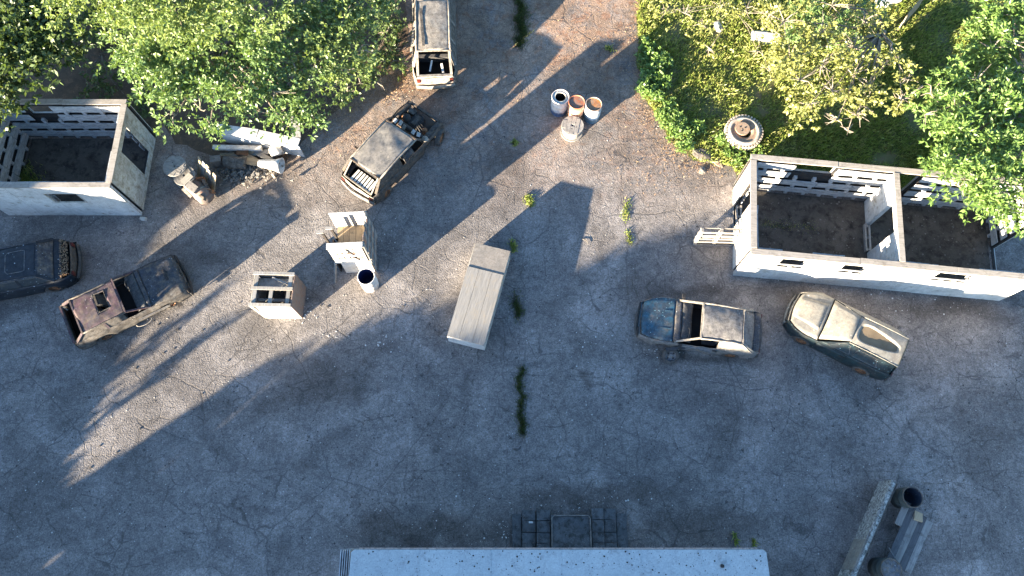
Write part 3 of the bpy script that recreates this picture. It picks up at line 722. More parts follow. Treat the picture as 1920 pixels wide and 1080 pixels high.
    def quarter(s, sg, mat, x0, x1, name='quarter_panel'):
        """filled side between the belt and the roof, from x0 to x1"""
        def fn(u, v):
            x = lerp(x0, x1, u); xt = min(max(x, s.xr0), s.xr1); xx = lerp(x, xt, v)
            return (xx, sg * lerp(s.hw(x) * .93, s.wr + .012, v), lerp(s.zb(x), s.zr - .035, v))
        return s.put(MB().grid(fn, 8, 5), name, mat)
    def glass(s, mat, front=True, name=None):
        if front: a = (s.xh - .02, s.hw(s.xh) * .86, s.z[2] + .03); b = (s.xr1, s.wr * .95, s.zr)
        else: a = (s.xt, s.hw(s.xt) * .88, s.zb(s.xt) + .01); b = (s.xr0, s.wr * .95, s.zr)
        s.put(MB().grid(lambda u, v: (lerp(a[0], b[0], u), (2 * v - 1) * lerp(a[1], b[1], u), lerp(a[2], b[2], u) + .04 * (1 - (2 * v - 1) ** 2)), 5, 8), name or ('windscreen' if front else 'rear_window'), mat)
    def deck(s, mat, x0=.03, x1=None, name='boot_lid'):
        x1 = x1 or s.xt
        s.put(MB().grid(lambda u, v: ((lambda x, y: (x, y, s.crown(x, y, s.hw(x), s.zb(x), .035)))(lerp(x0, x1, u), (2 * v - 1) * s.hw(lerp(x0, x1, u)) * .915)), 6, 10), name, mat)
    def cabin(s, seats=True, floor='cabin_shade'):
        L = s.L
        s.put(MB().grid(lambda u, v: (lerp(-.03, s.xh - .05, u), (2 * v - 1) * s.W * .90, .42), 4, 2), 'floor', floor)
        if seats:
            for y in (-.34, .34):
                x = s.xr1 - .55
                mb = MB().box((x + .12, y, .50), (.46, .46, .14)); mb.box((x - .13, y, .76), (.12, .44, .58), ry=-.22); s.put(mb, 'seat', 'seat', False, 0)
            x = max(s.xr0 + .25, .55); mb = MB().box((x + .15, 0, .48), (.45, 1.15, .14)); mb.box((x - .1, 0, .72), (.12, 1.15, .5), ry=-.25); s.put(mb, 'rear_seat', 'seat', False, 0)
            c = Vector((s.xh - .42, .34, .86)); s.put(MB().tube([c + Vector((-.06 * math.sin(a) * .6, .17 * math.cos(a), .16 * math.sin(a))) for a in [k * math.pi / 6 for k in range(12)] + [0]], .014, 5), 'steering_wheel', 'rubber', True, 0)
    def wheel(s, x, y, r=.29, out=0, name='wheel', rim='rust', flat=.03, tilt=0, steer=0):
        ax = Vector((math.sin(steer), math.cos(steer), tilt)).normalized()
        if y < 0: ax = Vector((-ax.x, -ax.y, ax.z))
        sgn = 1 if y > 0 else -1; c = Vector((x, y + sgn * out, r - flat))
        wo_ = thing_part(name, s.t)
        MB().lathe([(r * .62, -.085), (r * .93, -.09), (r, -.05), (r, .05), (r * .93, .09), (r * .62, .085)], c=c, n=28, axis=ax).build('tyre', M['rubber'], wo_, smooth=True)
        MB().lathe([(r * .62, .07), (r * .56, .03), (r * .3, .02), (r * .26, .055), (.01, .055)], c=c, n=20, axis=ax).build('rim', M[rim], wo_)
        for k in range(4):
            e = ax.orthogonal().normalized(); q = Matrix.Rotation(k * math.pi / 2, 3, ax) @ e
            MB().lathe([(.035, .032), (.035, .036), (.001, .036)], c=c + q * r * .43, n=6, axis=ax).build('rim_hole', M['dark'], wo_)
def thing_part(name, parent):
    o = bpy.data.objects.new(name, None); o.empty_display_size = .1; col.objects.link(o); o.parent = parent; return o

M['lamp_red'] = worn('dull_red_lens', (.12, .02, .015), (.08, .015, .012), (.05, .03, .025), 5, .4, .4)
M['seat'] = worn('mouldy_seat_cloth', (.055, .055, .06), (.035, .034, .038), (.10, .09, .075), 4, .4, .95)
M['dashy'] = worn('splattered_dashboard', (.05, .055, .062), (.035, .036, .040), (.11, .10, .09), 5, .5, .8, 14, (.22, .26, .30))
M['blue_p'] = worn('faded_blue_paint', (.024, .085, .135), (.040, .062, .085), (.075, .085, .10), 2.6, .5, .6, 12, (.30, .50, .55), bump=.2, grime=.85)
M['grey_p'] = worn('dusty_grey_paint', (.20, .185, .17), (.15, .145, .145), (.13, .12, .12), 1.8, .5, .8, 8, (.40, .40, .38), bump=.2, grime=.85)
M['grey_b'] = worn('dusty_blue_grey_paint', (.17, .17, .175), (.12, .13, .15), (.20, .16, .12), 2.4, .5, .75, 10, (.4, .4, .4), bump=.2, grime=.85)
M['cream_p'] = worn('dusty_cream_paint', (.27, .25, .215), (.215, .21, .19), (.26, .23, .19), 1.6, .35, .8, 6, (.55, .52, .45), bump=.2, grime=.5)
M['teal_p'] = worn('splattered_dark_teal_paint', (.012, .034, .042), (.018, .026, .032), (.05, .047, .04), 3.0, .4, .6, 9, (.26, .40, .40), bump=.2, grime=.85)
M['purple_p'] = worn('faded_purple_brown_paint', (.085, .046, .058), (.065, .055, .065), (.11, .085, .065), 2.0, .5, .8, 10, (.35, .33, .33), bump=.2, grime=.85)
M['ash_p'] = worn('ash_grey_paint', (.15, .13, .11), (.10, .095, .09), (.06, .048, .04), 3.0, .5, .9, 12, (.35, .33, .30), bump=.4, grime=.85)
M['indigo_p'] = worn('dark_indigo_paint', (.036, .043, .058), (.060, .060, .068), (.13, .11, .09), 2.4, .5, .75, 11, (.33, .35, .38), bump=.2, grime=.85)
M['navy_p'] = worn('dark_navy_paint', (.012, .017, .026), (.024, .029, .038), (.030, .034, .040), 2.4, .4, .6, 7, (.40, .46, .50), bump=.2, grime=.85)
M['burnt_p'] = worn('burnt_grey_roof', (.26, .24, .215), (.17, .16, .155), (.10, .10, .105), 1.3, .5, .85, 0, bump=.2, grime=.5)
M['burnt_d'] = worn('burnt_dark_steel', (.085, .075, .068), (.05, .048, .048), (.13, .09, .06), 3, .5, .85, 14, (.30, .27, .24), bump=.4, grime=.85)
M['bleached'] = worn('bleached_car_paint', (.31, .28, .24), (.22, .20, .18), (.20, .17, .14), 2.0, .4, .8, 8, (.3, .27, .24), bump=.25, grime=.85)
M['glass_d'] = worn('filthy_dark_glass', (.030, .038, .045), (.05, .055, .06), (.085, .08, .07), 3, .4, .3, 8, (.28, .30, .30), bump=.1)

# dark blue hatchback, front to the left
c = Car('wrecked_hatchback', 'faded blue wrecked hatchback with grey roof and missing windscreen near the right building', 'car', G(1422, 627, .65), G(1200, 596, .55), 1.58,
        (), z=(.5, .74, .86, .93, .90), zr=1.34, hood=1.12, ws=.78, roof=1.32, rw=.42, wr=.575, kz=.94, dent=.03, seed=1)
c.sides(M['grey_p'], M['grey_b']); c.nose(M['blue_p']); c.tail(M['grey_b'])
c.hood(M['blue_p'], ribs=2); c.cowl(M['indigo_p'], .2); c.cabin(); c.roofp(M['grey_p']); c.rails(M['bleached']); c.pillars(M['bleached'], (.5,), .06)
c.quarter(1, M['cream_p'], .12, 1.30); c.quarter(-1, M['grey_b'], .12, 1.28)
c.glass(M['grey_p'], False, 'rear_hatch'); c.deck(M['indigo_p'], .02, c.xt + .0, 'tailgate_top')
c.doors(1, M['grey_b'], [(1.30, 2.5)]); c.doors(-1, M['grey_b'], [(1.30, 2.5)])
c.wheel(c.L * .70, c.W - .02, .29, .26, rim='grey_b', tilt=1.3, steer=-.1, flat=.06); c.wheel(c.L * .2, c.W - .12); c.wheel(c.L * .79, -c.W + .12); c.wheel(c.L * .2, -c.W + .12)
c.put(MB().bar((2.35, c.W + .02, .70), (2.95, c.W + .14, .62), .10, .05), 'fender_strip', 'indigo_p', False, 0)
for sg in (1, -1): c.put(MB().box((c.xh - .2, sg * (c.W + .07), .93), (.1, .16, .1)), 'mirror', 'dark', False, 0)

# cream and teal coupe with pond in its roof
c = Car('wrecked_coupe', 'dusty cream and dark teal wrecked coupe with a muddy pool sunk in its roof', 'car', G(1683, 668, .8), G(1487, 576, .6), 1.72,
        (), z=(.5, .74, .90, .96, .90), zr=1.26, hood=1.05, ws=.85, roof=1.62, rw=.30, wr=.50, dent=.012, kz=1.0, seed=2, nose_round=.33, tail_round=.10)
c.sides(M['teal_p'], M['cream_p']); c.nose(M['cream_p'], 'cream_p'); c.tail(M['teal_p'])
h = c.hood(M['cream_p'], c=.07, ribs=0)
c.put(MB().grid(lambda u, v: (c.xh + lerp(.12, .95, u), (2 * v - 1) * lerp(.5, .38, u), c.zb(c.xh + lerp(.12, .95, u)) + .085 - .02 * (2 * v - 1) ** 2), 6, 8), 'bonnet_bulge', M['cream_p'], parent=h)
c.cabin(False); c.glass(M['cream_p'], True, 'windscreen_cover'); c.glass(M['teal_p'], False, 'rear_hatch')
def dish(x, y, c=c):
    nx = (x - (c.xr0 + c.xr1) / 2 - .02) / .60; ny = y / (.24 + .09 * max(-1, min(1, nx)))
    e = (abs(nx) ** 3.2 + abs(ny) ** 3.2)
    return .085 * max(0, min(1, (1.55 - e) / .6))
def dish_old(x, y, c=c):
    x0, x1 = c.xr0 + .38, c.xr1 - .28; u = (x - x0) / (x1 - x0); hwid = lerp(.22, .34, min(max(u, 0), 1) ** 2)
    if u < -.15 or u > 1.12: return 0
    ed = min((u + .10) / .12, (1.1 - u) / .16, 1); q = max(0, min(1, (1.15 - abs(y) / hwid) / .3)) * max(0, min(1, ed))
    return .085 * q
c.roofp(M['cream_p'], .03, dish=dish)
def pool():
    m, t, b = new_mat('muddy_water'); n = N(t); v = n.coord()
    n.link(n.mix(n.ramp(n.noise(v, 3, 4), [(.35, 0), (.65, 1)]), (.15, .11, .065), (.20, .15, .095)), b.inputs['Base Color']); b.inputs['Roughness'].default_value = .25; b.inputs['Specular IOR Level'].default_value = .3; return m
M['pool'] = pool()
mb = MB(); cx = (c.xr0 + c.xr1) / 2 + .02
pts = []
for k in range(28):
    a = 2 * math.pi * k / 28; ca, sa = math.cos(a), math.sin(a); nx = math.copysign(abs(ca) ** .7, ca) * 1.12; ny = math.copysign(abs(sa) ** .7, sa) * 1.12
    pts.append((cx + nx * .60, ny * (.24 + .09 * max(-1, min(1, nx))), c.zr - .048))
mb.add(pts, [tuple(range(28))]); mb.build('rain_pool', M['pool'], c.t)
c.quarter(-1, M['cream_p'], .1, c.xh - .05, 'side_cover'); c.quarter(1, M['teal_p'], .1, c.xh - .05, 'side_cover')
for a, b in ((.55, 1.35), (1.45, 2.25)):      # window outlines on the covered side
    pts = [(a, .12), (b, .12), (b - .05, .82), (a + .12, .82), (a, .12)]
    def on(x, q, c=c): return (lerp(x, min(max(x, c.xr0), c.xr1), q), lerp(c.hw(x) * .93, c.wr + .012, q) + .014, lerp(c.zb(x), c.zr - .035, q) + .008)
    c.put(MB().tube([on(*p) for p in pts], .011, 4), 'window_trim', 'grey_b', False, 0)
c.rails(M['cream_p'], .03)
for sg in (1, -1):
    for x in (c.L * .79, c.L * .2): c.wheel(x, sg * (c.W - .12))
c.doors(1, M['teal_p'], [(1.45, 2.45)], handle=True)

# rusty purple wreck
c = Car('wrecked_hatchback', 'rusty purple and grey wreck with holes cut in its roof and open tail', 'car', G(128, 611, .75), G(337, 510, .65), 1.62,
        (), z=(.5, .74, .84, .92, .90), zr=1.22, hood=1.22, ws=.74, roof=1.46, rw=.34, wr=.64, dent=.035, seed=3, nose_round=.05, tail_round=.03)
c.sides(M['indigo_p'], M['ash_p']); c.nose(M['burnt_d'], 'dark'); c.cabin(); c.pillars(M['purple_p'], (.5,), .06); c.rails(M['ash_p'])
x0, x1 = c.xr0, c.xr1
c.roofp(M['purple_p'], .03, hole=(x0 + .72, x0 + 1.08, -.26, .42))
c.put(MB().tube([(x0 + .72, -.27, c.zr + .02), (x0 + 1.09, -.27, c.zr + .02), (x0 + 1.09, .43, c.zr + .02), (x0 + .72, .43, c.zr + .02), (x0 + .72, -.27, c.zr + .02)], .016, 4), 'hole_rim', 'ash_p', False, 0)
c.put(MB().grid(lambda u, v: (-.03 + .01 * v, (2 * u - 1) * c.hw(0) * .97, lerp(.3, .86, v)), 6, 3), 'rear_panel', 'burnt_d')
c.quarter(-1, M['ash_p'], .08, c.xr1 - .1); c.quarter(1, M['indigo_p'], .08, c.xr1 - .6)
c.hood(M['indigo_p']); c.cowl(M['indigo_p'], .12)
c.put(MB().box((c.xh + .78, .10, c.zb(c.xh + .7) + .058), (.09, .42, .02)), 'bonnet_slot', 'dark', False, 0)
c.put(MB().grid(lambda u, v: (lerp(c.xh + .1, c.L - .05, u), lerp(-c.W * .95, -c.W * .62, v), .83 + .02 * v), 6, 3), 'rusty_fender', 'ash_p')
c.put(MB().bar((c.xt - .1, -c.hw(0) * .9, .93), (c.xt - .1, c.hw(0) * .9, .93), .06, .05), 'tail_frame', 'purple_p', False, 0)
c.put(MB().bar((.03, -c.hw(0) * .9, .90), (.03, c.hw(0) * .9, .90), .05, .06), 'tail_frame', 'burnt_d', False, 0)
c.put(MB().bar((2.0, -c.W - .05, .60), (3.1, -c.W - .03, .52), .06, .04), 'trim_strip', 'bleached', False, 0)
c.put(MB().tube([(2.1 + .28 * math.cos(a), -c.W - .08 - .13 * math.sin(a), .36) for a in [k * math.pi / 8 for k in range(9)]], .014, 5), 'arch_rim', 'bleached', True, 0)
c.put(MB().box((3.35, -c.W - .08, .35), (.14, .12, .08)), 'hinge', 'dark', False, 0)
for sg in (1, -1):
    for x in (c.L * .79, c.L * .2): c.wheel(x, sg * (c.W - .16), .26)

# dark navy car cut by the left edge of the picture, rear to the right
c = Car('wrecked_saloon', 'dark navy wrecked car with dirt and leaves along its rear window, near the left building', 'car', G(131, 483, .75), G(-95, 530, .65), 1.66,
        (), z=(.5, .74, .88, .94, .84), zr=1.32, hood=1.1, ws=.7, roof=1.35, rw=.40, wr=.60, dent=.015, seed=4, tail_round=.24)
c.sides(M['navy_p'], M['navy_p']); c.nose(M['navy_p']); c.tail(M['burnt_d']); c.hood(M['navy_p']); c.cowl(M['navy_p']); c.cabin(); rf = c.roofp(M['navy_p']); c.rails(M['indigo_p'])
c.pillars(M['navy_p'], (.5,)); c.glass(M['indigo_p'], False); c.glass(M['glass_d'], True); c.deck(M['navy_p'], .25)
c.quarter(1, M['glass_d'], .5, 2.6, 'side_glass'); c.quarter(-1, M['glass_d'], .5, 2.6, 'side_glass')
sun = [(c.xr0 + .35 + dx, dy, c.zr + .035) for dx, dy in ((0, -.35), (0, .35), (.1, .38), (.55, .38), (.62, .3), (.62, -.3), (.55, -.38), (.1, -.38), (0, -.35))]
c.put(MB().tube(sun, .012, 4), 'sunroof_seal', 'grey_b', False, 0, rf)
mb = MB()
for k in range(420):
    x = rnd.uniform(.05, .3); y = rnd.uniform(-1, 1) * c.hw(x) * .88; a = rnd.uniform(0, 6); l = rnd.uniform(.02, .05); z = c.zb(x) * .88 + rnd.uniform(.03, .06)
    mb.add([(x, y, z), (x + l * math.cos(a), y + l * math.sin(a), z + rnd.uniform(0, .02)), (x + l * math.cos(a + .9), y + l * math.sin(a + .9), z + .01)], [(0, 1, 2)])
o = mb.build('leaf_litter', M['dry'], c.t); o['kind'] = 'stuff'
for sg in (1, -1):
    for x in (c.L * .79, c.L * .2): c.wheel(x, sg * (c.W - .12))

# burnt off-roader
c = Car('burnt_off_roader', 'burnt out grey off-roader with bare engine bay, white slats inside its rear window', 'car', G(668, 350, .75), G(800, 205, .75), 1.72,
        (), z=(.5, .70, .80, .84, .76), zr=1.27, hood=.98, ws=.38, roof=1.95, rw=.40, wr=.66, dent=.03, seed=5, nose_round=.08, tail_round=.12, kz=.95)
c.sides(M['burnt_d'], M['burnt_d']); c.tail(M['bleached'], 'burnt_p'); c.cabin(); c.roofp(M['burnt_p'], .05); c.rails(M['bleached'], .06); c.pillars(M['burnt_d'], (.62,), .07)
c.quarter(-1, M['burnt_d'], .25, 1.62, 'side_cover'); c.quarter(1, M['ash_p'], .25, 1.6, 'side_cover')
c.put(MB().grid(lambda u, v: (lerp(1.75, 2.25, u), -lerp(c.W * .93, c.wr, v), lerp(.86, 1.08, v)), 3, 3), 'side_cover', 'indigo_p')
for k in range(7): c.put(MB().box((.32, -.46 + k * .135, .80), (.48, .085, .03), ry=rnd.uniform(-.03, .03)), 'white_slat', 'white', False, 0)
c.put(MB().bar((.08, -.62, .80), (.08, .62, .80), .05, .05), 'tail_frame', 'bleached', False, 0)
for sg in (1, -1): c.put(MB().bar((.08, sg * .62, .80), (c.xr0, sg * .6, 1.22), .05, .05), 'tail_frame', 'bleached', False, 0)
# scuttle with torn white remains, open engine bay
c.put(MB().grid(lambda u, v: (c.xh + .05 - .15 * u, (2 * v - 1) * c.W * .88, 0.83 + .04 * u), 2, 8), 'scuttle', 'dark')
for k, y in enumerate((-.5, -.28, .12, .32, .52)): c.put(MB().box((c.xh - .12 + rnd.uniform(-.05, .05), y, .95), (.16, .13, .02), rz=rnd.uniform(-.4, .4), ry=-.5), 'windscreen_remnant', 'white' if k != 2 else 'cream_p', False, 0)
for sg in (1, -1): c.put(MB().grid(lambda u, v: (lerp(c.xh, c.L - .05, u), sg * lerp(c.W * .93, c.W * .70, v), .78 - .08 * u + .03 * v), 5, 2), 'wing', 'burnt_d')
c.put(MB().bar((c.L - .08, -c.W * .85, .68), (c.L - .08, c.W * .85, .68), .09, .12), 'radiator_frame', 'burnt_d', False, 0)
c.put(MB().grid(lambda u, v: (lerp(c.xh, c.L, u), (2 * v - 1) * c.W * .7, .42), 2, 2), 'bay_floor', 'dark')
e = c.put(MB().box((c.xh + .42, .05, .52), (.52, .40, .34)), 'engine_block', 'dark', False, 0)
c.put(MB().box((c.xh + .42, .05, .71), (.40, .16, .08)), 'rocker_cover', 'burnt_d', False, 0, e)
c.put(MB().lathe([(.001, .78), (.15, .78), (.15, .66)], c=(c.xh + .3, .38, 0), n=16), 'air_filter', 'dark', True, 0, e)
for y in (-.46, .5): c.put(MB().lathe([(.001, .76), (.09, .76), (.10, .5)], c=(c.xh + .3, y, 0), n=12), 'strut_top', 'rust', True, 0)
c.put(MB().box((c.xh + .66, .42, .60), (.20, .26, .16)), 'battery_box', 'ash_p', False, 0)
for k in range(5): c.put(MB().tube([(c.xh + .1 + .15 * k, -.5 + .1 * k, .66), (c.xh + .25 + .1 * k, -.1 + .1 * k, .76), (c.xh + .5, .3 - .12 * k, .62)], .015, 5), 'hose', 'rubber', True, 0)
c.put(MB().lathe([(.001, .90), (.10, .89), (.12, .82)], c=(c.xh - .02, -c.W * .86, 0), n=14), 'crumpled_lamp', 'bleached', True, 0)
c.wheel(c.L - .42, -c.W + .02, .31, .05, steer=-.3); c.wheel(c.L - .42, c.W - .12, .31); c.wheel(.55, c.W - .12, .31); c.wheel(.55, -c.W + .12, .31)
for sg in (1,): c.put(MB().box((1.2, sg * (c.W + .12), .72), (.08, .26, .07)), 'bracket', 'dark', False, 0)

# pale estate at the top edge
c = Car('wrecked_estate_car', 'bleached pale estate car with empty rear window at the top of the yard', 'car', G(816, 150, .65), G(812, -55, .65), 1.66,
        (), z=(.5, .78, .92, .98, .92), zr=1.46, hood=1.25, ws=.65, roof=2.28, rw=.36, wr=.60, dent=.018, seed=6)
c.sides(M['bleached'], M['ash_p']); c.tail(M['bleached'], 'bleached'); c.nose(M['bleached']); c.hood(M['ash_p']); c.cowl(M['burnt_d']); c.cabin(); c.roofp(M['bleached'], .04); c.rails(M['bleached'], .07); c.pillars(M['bleached'], (.25, .62), .075)
c.quarter(-1, M['ash_p'], .3, c.xh - .3, 'side_cover')
for sg in (1, -1): c.put(MB().bar((.06, sg * .62, .96), (c.xr0, sg * .58, 1.42), .09, .06), 'tail_frame', 'bleached', False, 0)
c.put(MB().bar((.05, -.66, .96), (.05, .66, .96), .10, .07), 'tail_frame', 'bleached', False, 0)
c.put(MB().bar((c.xr0 + .2, c.wr * .55, 1.50), (c.xr1 - .4, c.wr * .72, 1.50), .10, .012), 'torn_roof_strip', 'ash_p', False, 0)
for a, b, z in (((.35, .2, .8), (.7, .1, 1.0), .06), ((.25, -.3, .8), (.55, -.25, .98), .08)): c.put(MB().bar(a, b, z, .03), 'scrap_strip', 'white', False, 0)
c.put(MB().bar((1.1, c.W + .04, .9), (2.2, c.wr + .08, 1.3), .08, .03), 'bent_trim', 'bleached', False, 0)
c.put(MB().bar((3.1, c.W - .05, 1.0), (3.75, c.W - .3, 1.3), .05, .03), 'bent_trim', 'bleached', False, 0)
for sg in (1, -1):
    for x in (c.L * .79, c.L * .18): c.wheel(x, sg * (c.W - .12))

# ------------------------------------------------------------------ junk beside the left building
p = G(372, 355, .4)
t = thing('rusty_tank', 'rusty brown tank with a pale box on top beside the two grey reels', 'tank', (p.x, p.y, 0), R(-42))
MB().lathe([(.001, -.55), (.24, -.52), (.30, -.44), (.31, .44), (.25, .52), (.001, .55)], c=(0, 0, .36), n=24, axis=(1, 0, 0), wob=.04).build('tank_shell', M['red_wood'], t, smooth=True)
for x in (-.3, .2): MB().lathe([(.32, -.03), (.325, 0), (.32, .03)], c=(x, 0, .36), n=24, axis=(1, 0, 0)).build('band', M['grey_wood'], t)
MB().box((.02, -.10, .74), (.42, .26, .14), rz=.1, rx=.2).build('box_lid', M['grey_p'], t)
MB().box((-.38, -.02, .66), (.26, .42, .20), rx=.1).build('box_end', M['pale_plank'], t)
MB().box((-.2, -.32, .22), (.50, .10, .38), rx=.25).build('foot_block', M['bleached'], t)
for k, (x, y, z, a) in enumerate(((.42, .22, .5, .5), (.15, .28, .6, -.3), (-.15, .30, .55, .9), (.50, -.12, .62, .2))): MB().box((x, y, z), (.26, .10, .18), rz=a, rx=a, j=.03).build('torn_flap', M['ash_p' if k % 2 else 'rust'], t)
t = thing('leaning_boards', 'old boards leaning behind the rusty tank', 'boards', (p.x + .15, p.y + .5, 0), R(-50))
for k in range(5): MB().box((-.4 + k * .21, .05 + .02 * k, .45), (.18, .03, .95), rx=-.45 + rnd.uniform(-.1, .1), ry=rnd.uniform(-.12, .12)).build('board', M['grey_wood'] if k % 2 else M['plank'], t)

def wpoly_box(name, mat, par, a, b, wd, z0, z1):
    d = (b - a); s = MB().bar(Vector((a.x, a.y, (z0 + z1) / 2)), Vector((b.x, b.y, (z0 + z1) / 2)), wd, z1 - z0); return s.build(name, mat, par, world=True)
a0 = G(408, 240, .8); t = thing('low_white_counter', 'low white panelled counter half hidden under the big tree', 'counter', (a0.x, a0.y, 0), 0)
b0, c0, d0 = G(482, 250, .8), G(560, 268, .8), G(552, 215, .8)
wpoly_box('top_board', M['white'], t, a0, b0, .34, .77, .80); wpoly_box('top_board', M['white'], t, b0 + Vector((.02, -.03, 0)), c0, .36, .765, .795); wpoly_box('top_board', M['white_dirty'], t, Vector((c0.x - .1, c0.y + .22, 0)), d0, .30, .76, .79)
wpoly_box('front_panel', M['white'], t, a0 - Vector((0, .10, 0)), c0 - Vector((.0, .10, 0)), .04, 0, .755); wpoly_box('back_panel', M['white_dirty'], t, a0 + Vector((.05, .12, 0)), c0 + Vector((-.2, .14, 0)), .04, 0, .755)
for nm, A_, B2, z, lab, mt in (('metal_beam', G(400, 277, .35), G(491, 279, .35), .35, 'longer straight pale beam lying in front of the white counter', 'metal_w'), ('metal_beam', G(456, 252, .55), G(518, 278, .30), .5, 'shorter slanting pale beam resting on the scrap pile', 'metal_w')):
    t = thing(nm, lab, 'beam', (A_.x, A_.y, 0), 0); MB().bar(A_, Vector((B2.x, B2.y, B2.z)), .13, .13).build('beam', M[mt], t, world=True)
    MB().bar(A_ + Vector((0, 0, .07)), Vector((B2.x, B2.y, B2.z + .07)), .17, .02).build('flange', M[mt], t, world=True)
# horn
A_, B2 = G(486, 306, .35), G(528, 311, .40); d = (B2 - A_); t = thing('metal_cone', 'white metal cone lying on its side at the end of the scrap pile', 'cone', (A_.x, A_.y, 0))
MB().lathe([(.13, 0), (.16, d.length * .3), (.20, d.length * .7), (.29, d.length), (.265, d.length), (.18, d.length * .7), (.11, 0.02)], c=A_, n=28, axis=d).build('cone_shell', M['white'], t, smooth=True, world=True)
MB().ext(A_.x + .45, A_.x + .53, A_.y - .42, A_.y - .36, 0, .3).build('foot', M['bleached'], t, world=True)
A_, B2 = G(507, 287, .42), G(524, 281, .42); d = B2 - A_; t = thing('tin_bucket', 'small dented white bucket lying open above the white cone', 'bucket', (A_.x, A_.y, 0))
MB().lathe([(.001, 0), (.16, 0), (.19, d.length + .1), (.175, d.length + .1), (.15, .03), (.001, .03)], c=A_, n=22, axis=d).build('bucket_wall', M['metal_w'], t, smooth=True, world=True)
A_ = G(403, 297, .4); t = thing('concrete_block', 'grey concrete block at the left end of the scrap pile', 'block', (A_.x, A_.y, 0), R(8))
MB().box((0, 0, .2), (.36, .26, .4), j=.02).build('block_body', M['stone'], t); MB().box((.28, -.02, .13), (.22, .3, .26), j=.03).build('broken_end', M['burnt_d'], t)
A_ = G(440, 302, .35); t = thing('dented_drum', 'dark dented drum lying in the middle of the scrap pile', 'drum', (A_.x, A_.y, 0), R(-4))
MB().lathe([(.001, -.4), (.22, -.4), (.24, -.2), (.22, .1), (.25, .4), (.001, .4)], c=(0, 0, .24), n=22, axis=(1, 0, 0), wob=.12).build('drum_wall', M['ash_p'], t, smooth=True)
mb = MB()
for k in range(330):
    q = G(rnd.gauss(462, 28), rnd.gauss(315, 10) + 6, .1); s_ = rnd.uniform(.03, .12); mb.box((q.x, q.y, s_ * .4 + rnd.uniform(0, .12)), (s_, s_ * rnd.uniform(.3, 1), s_ * rnd.uniform(.2, .7)), rz=rnd.uniform(0, 3), rx=rnd.uniform(-.6, .6), j=s_ * .15)
o = mb.build('rubble', M['stone']); tag(o, 'loose rubble and splinters spilling round the scrap pile', 'rubble', kind='stuff')
t = thing('scrap_boards', 'brown boards and sheets heaped under the pale beams', 'scrap', (G(470, 290).x, G(470, 290).y, 0))
for k in range(14):
    q = G(rnd.uniform(415, 515), rnd.uniform(275, 305), .25); MB().box((q.x, q.y, rnd.uniform(.08, .32)), (rnd.uniform(.4, 1.0), rnd.uniform(.12, .3), .03), rz=rnd.uniform(-.7, .5), rx=rnd.uniform(-.3, .3), ry=rnd.uniform(-.15, .15)).build('board', M[rnd.choice(['grey_wood', 'plank', 'rust', 'ash_p', 'burnt_d'])], t, world=True)
for k, (px, py) in enumerate(((558, 188), (563, 207))):
    A_ = G(px, py, .3); t = thing('concrete_block', ('upper' if k == 0 else 'lower') + ' pale concrete block at the right edge of the big tree crown', 'block', (A_.x, A_.y, 0), .2 * k)
    MB().box((0, 0, .2), (.28, .34, .4), j=.03).build('block_body', M['concrete'], t)

# ------------------------------------------------------------------ bar building at the bottom edge with steps
RFZ = 2.1
e0, e1 = G(660, 1029, RFZ), G(1435, 1029, RFZ)
bx, by, bw, bd = e0.x, e0.y, e1.x - e0.x, 6.5
t = thing('flat_roofed_hut', 'long low hut with pale flat roof sheets beyond the concrete steps', 'building', (bx, by, 0))
M['roofing'] = worn('pale_speckled_roof_sheet', (.45, .49, .50), (.40, .44, .455), (.30, .32, .33), 1.1, .3, .75, 11, (.10, .11, .12), fine=20, rnd_off=False, bump=.2, mottling=.4, grime=.22)
xs = [0, 1.9, 3.9, 5.9, 8.1, 9.8, bw]
for k in range(6):
    a, b = xs[k], xs[k + 1]; s = MB()
    r0 = .07 if k == 0 else 0; r1 = .07 if k == 5 else 0
    top = [(a + .003, -bd), (b - .003, -bd), (b - .003 - 0 * r1, -r1), (b - .003 - r1, 0), (a + .003 + r0, 0), (a + .003, -r0)] if False else None
    pts = [(a + .003 - (.25 if k == 0 else 0), -bd), (b - .003 + (.25 if k == 5 else 0), -bd), (b - .003 + (.02 if k == 5 else 0), -r1 - .02), (b - .003 - r1, -.02), (a + .003 + r0, -.02), (a + .003 - (.02 if k == 0 else 0), -r0 - .02)]
    z = RFZ + (.004 if k % 2 else 0); n_ = len(pts)
    s.add([(x, y, z) for x, y in pts] + [(x, y, z - .03) for x, y in pts], [tuple(range(n_)), tuple(range(2 * n_ - 1, n_ - 1, -1))] + [(i, n_ + i, n_ + (i + 1) % n_, (i + 1) % n_) for i in range(n_)])
    s.build('roof_sheet', M['roofing'], t)
for k in range(5): MB().ext(xs[k + 1] - .012, xs[k + 1] + .012, -6.4, -.06, RFZ + .002, RFZ + .010).build('roof_seam', M['roofing'], t)
M['fascia'] = worn('pinkish_edge_board', (.55, .40, .33), (.42, .33, .28), (.2, .15, .12), 3, .4, .8)
MB().ext(.2, bw - .22, -.012, .028, RFZ - .12, RFZ - .02).build('fascia_board', M['fascia'], t)
MB().ext(.1, bw - .1, -.16, -.10, 0.16, RFZ - .04).build('front_wall', M['white_dirty'], t)
MB().ext(.1, .16, -bd + .2, -.17, 0.16, RFZ - .04).build('side_wall', M['white_dirty'], t); MB().ext(bw - .16, bw - .1, -bd + .2, -.17, 0.16, RFZ - .04).build('side_wall', M['white_dirty'], t); MB().ext(.1, bw - .1, -bd + .1, -bd + .16, 0.16, RFZ - .04).build('back_wall', M['white_dirty'], t)
MB().ext(.08, bw - .08, -bd + .05, -.08, 0, .155).build('plinth', M['slab'], t)
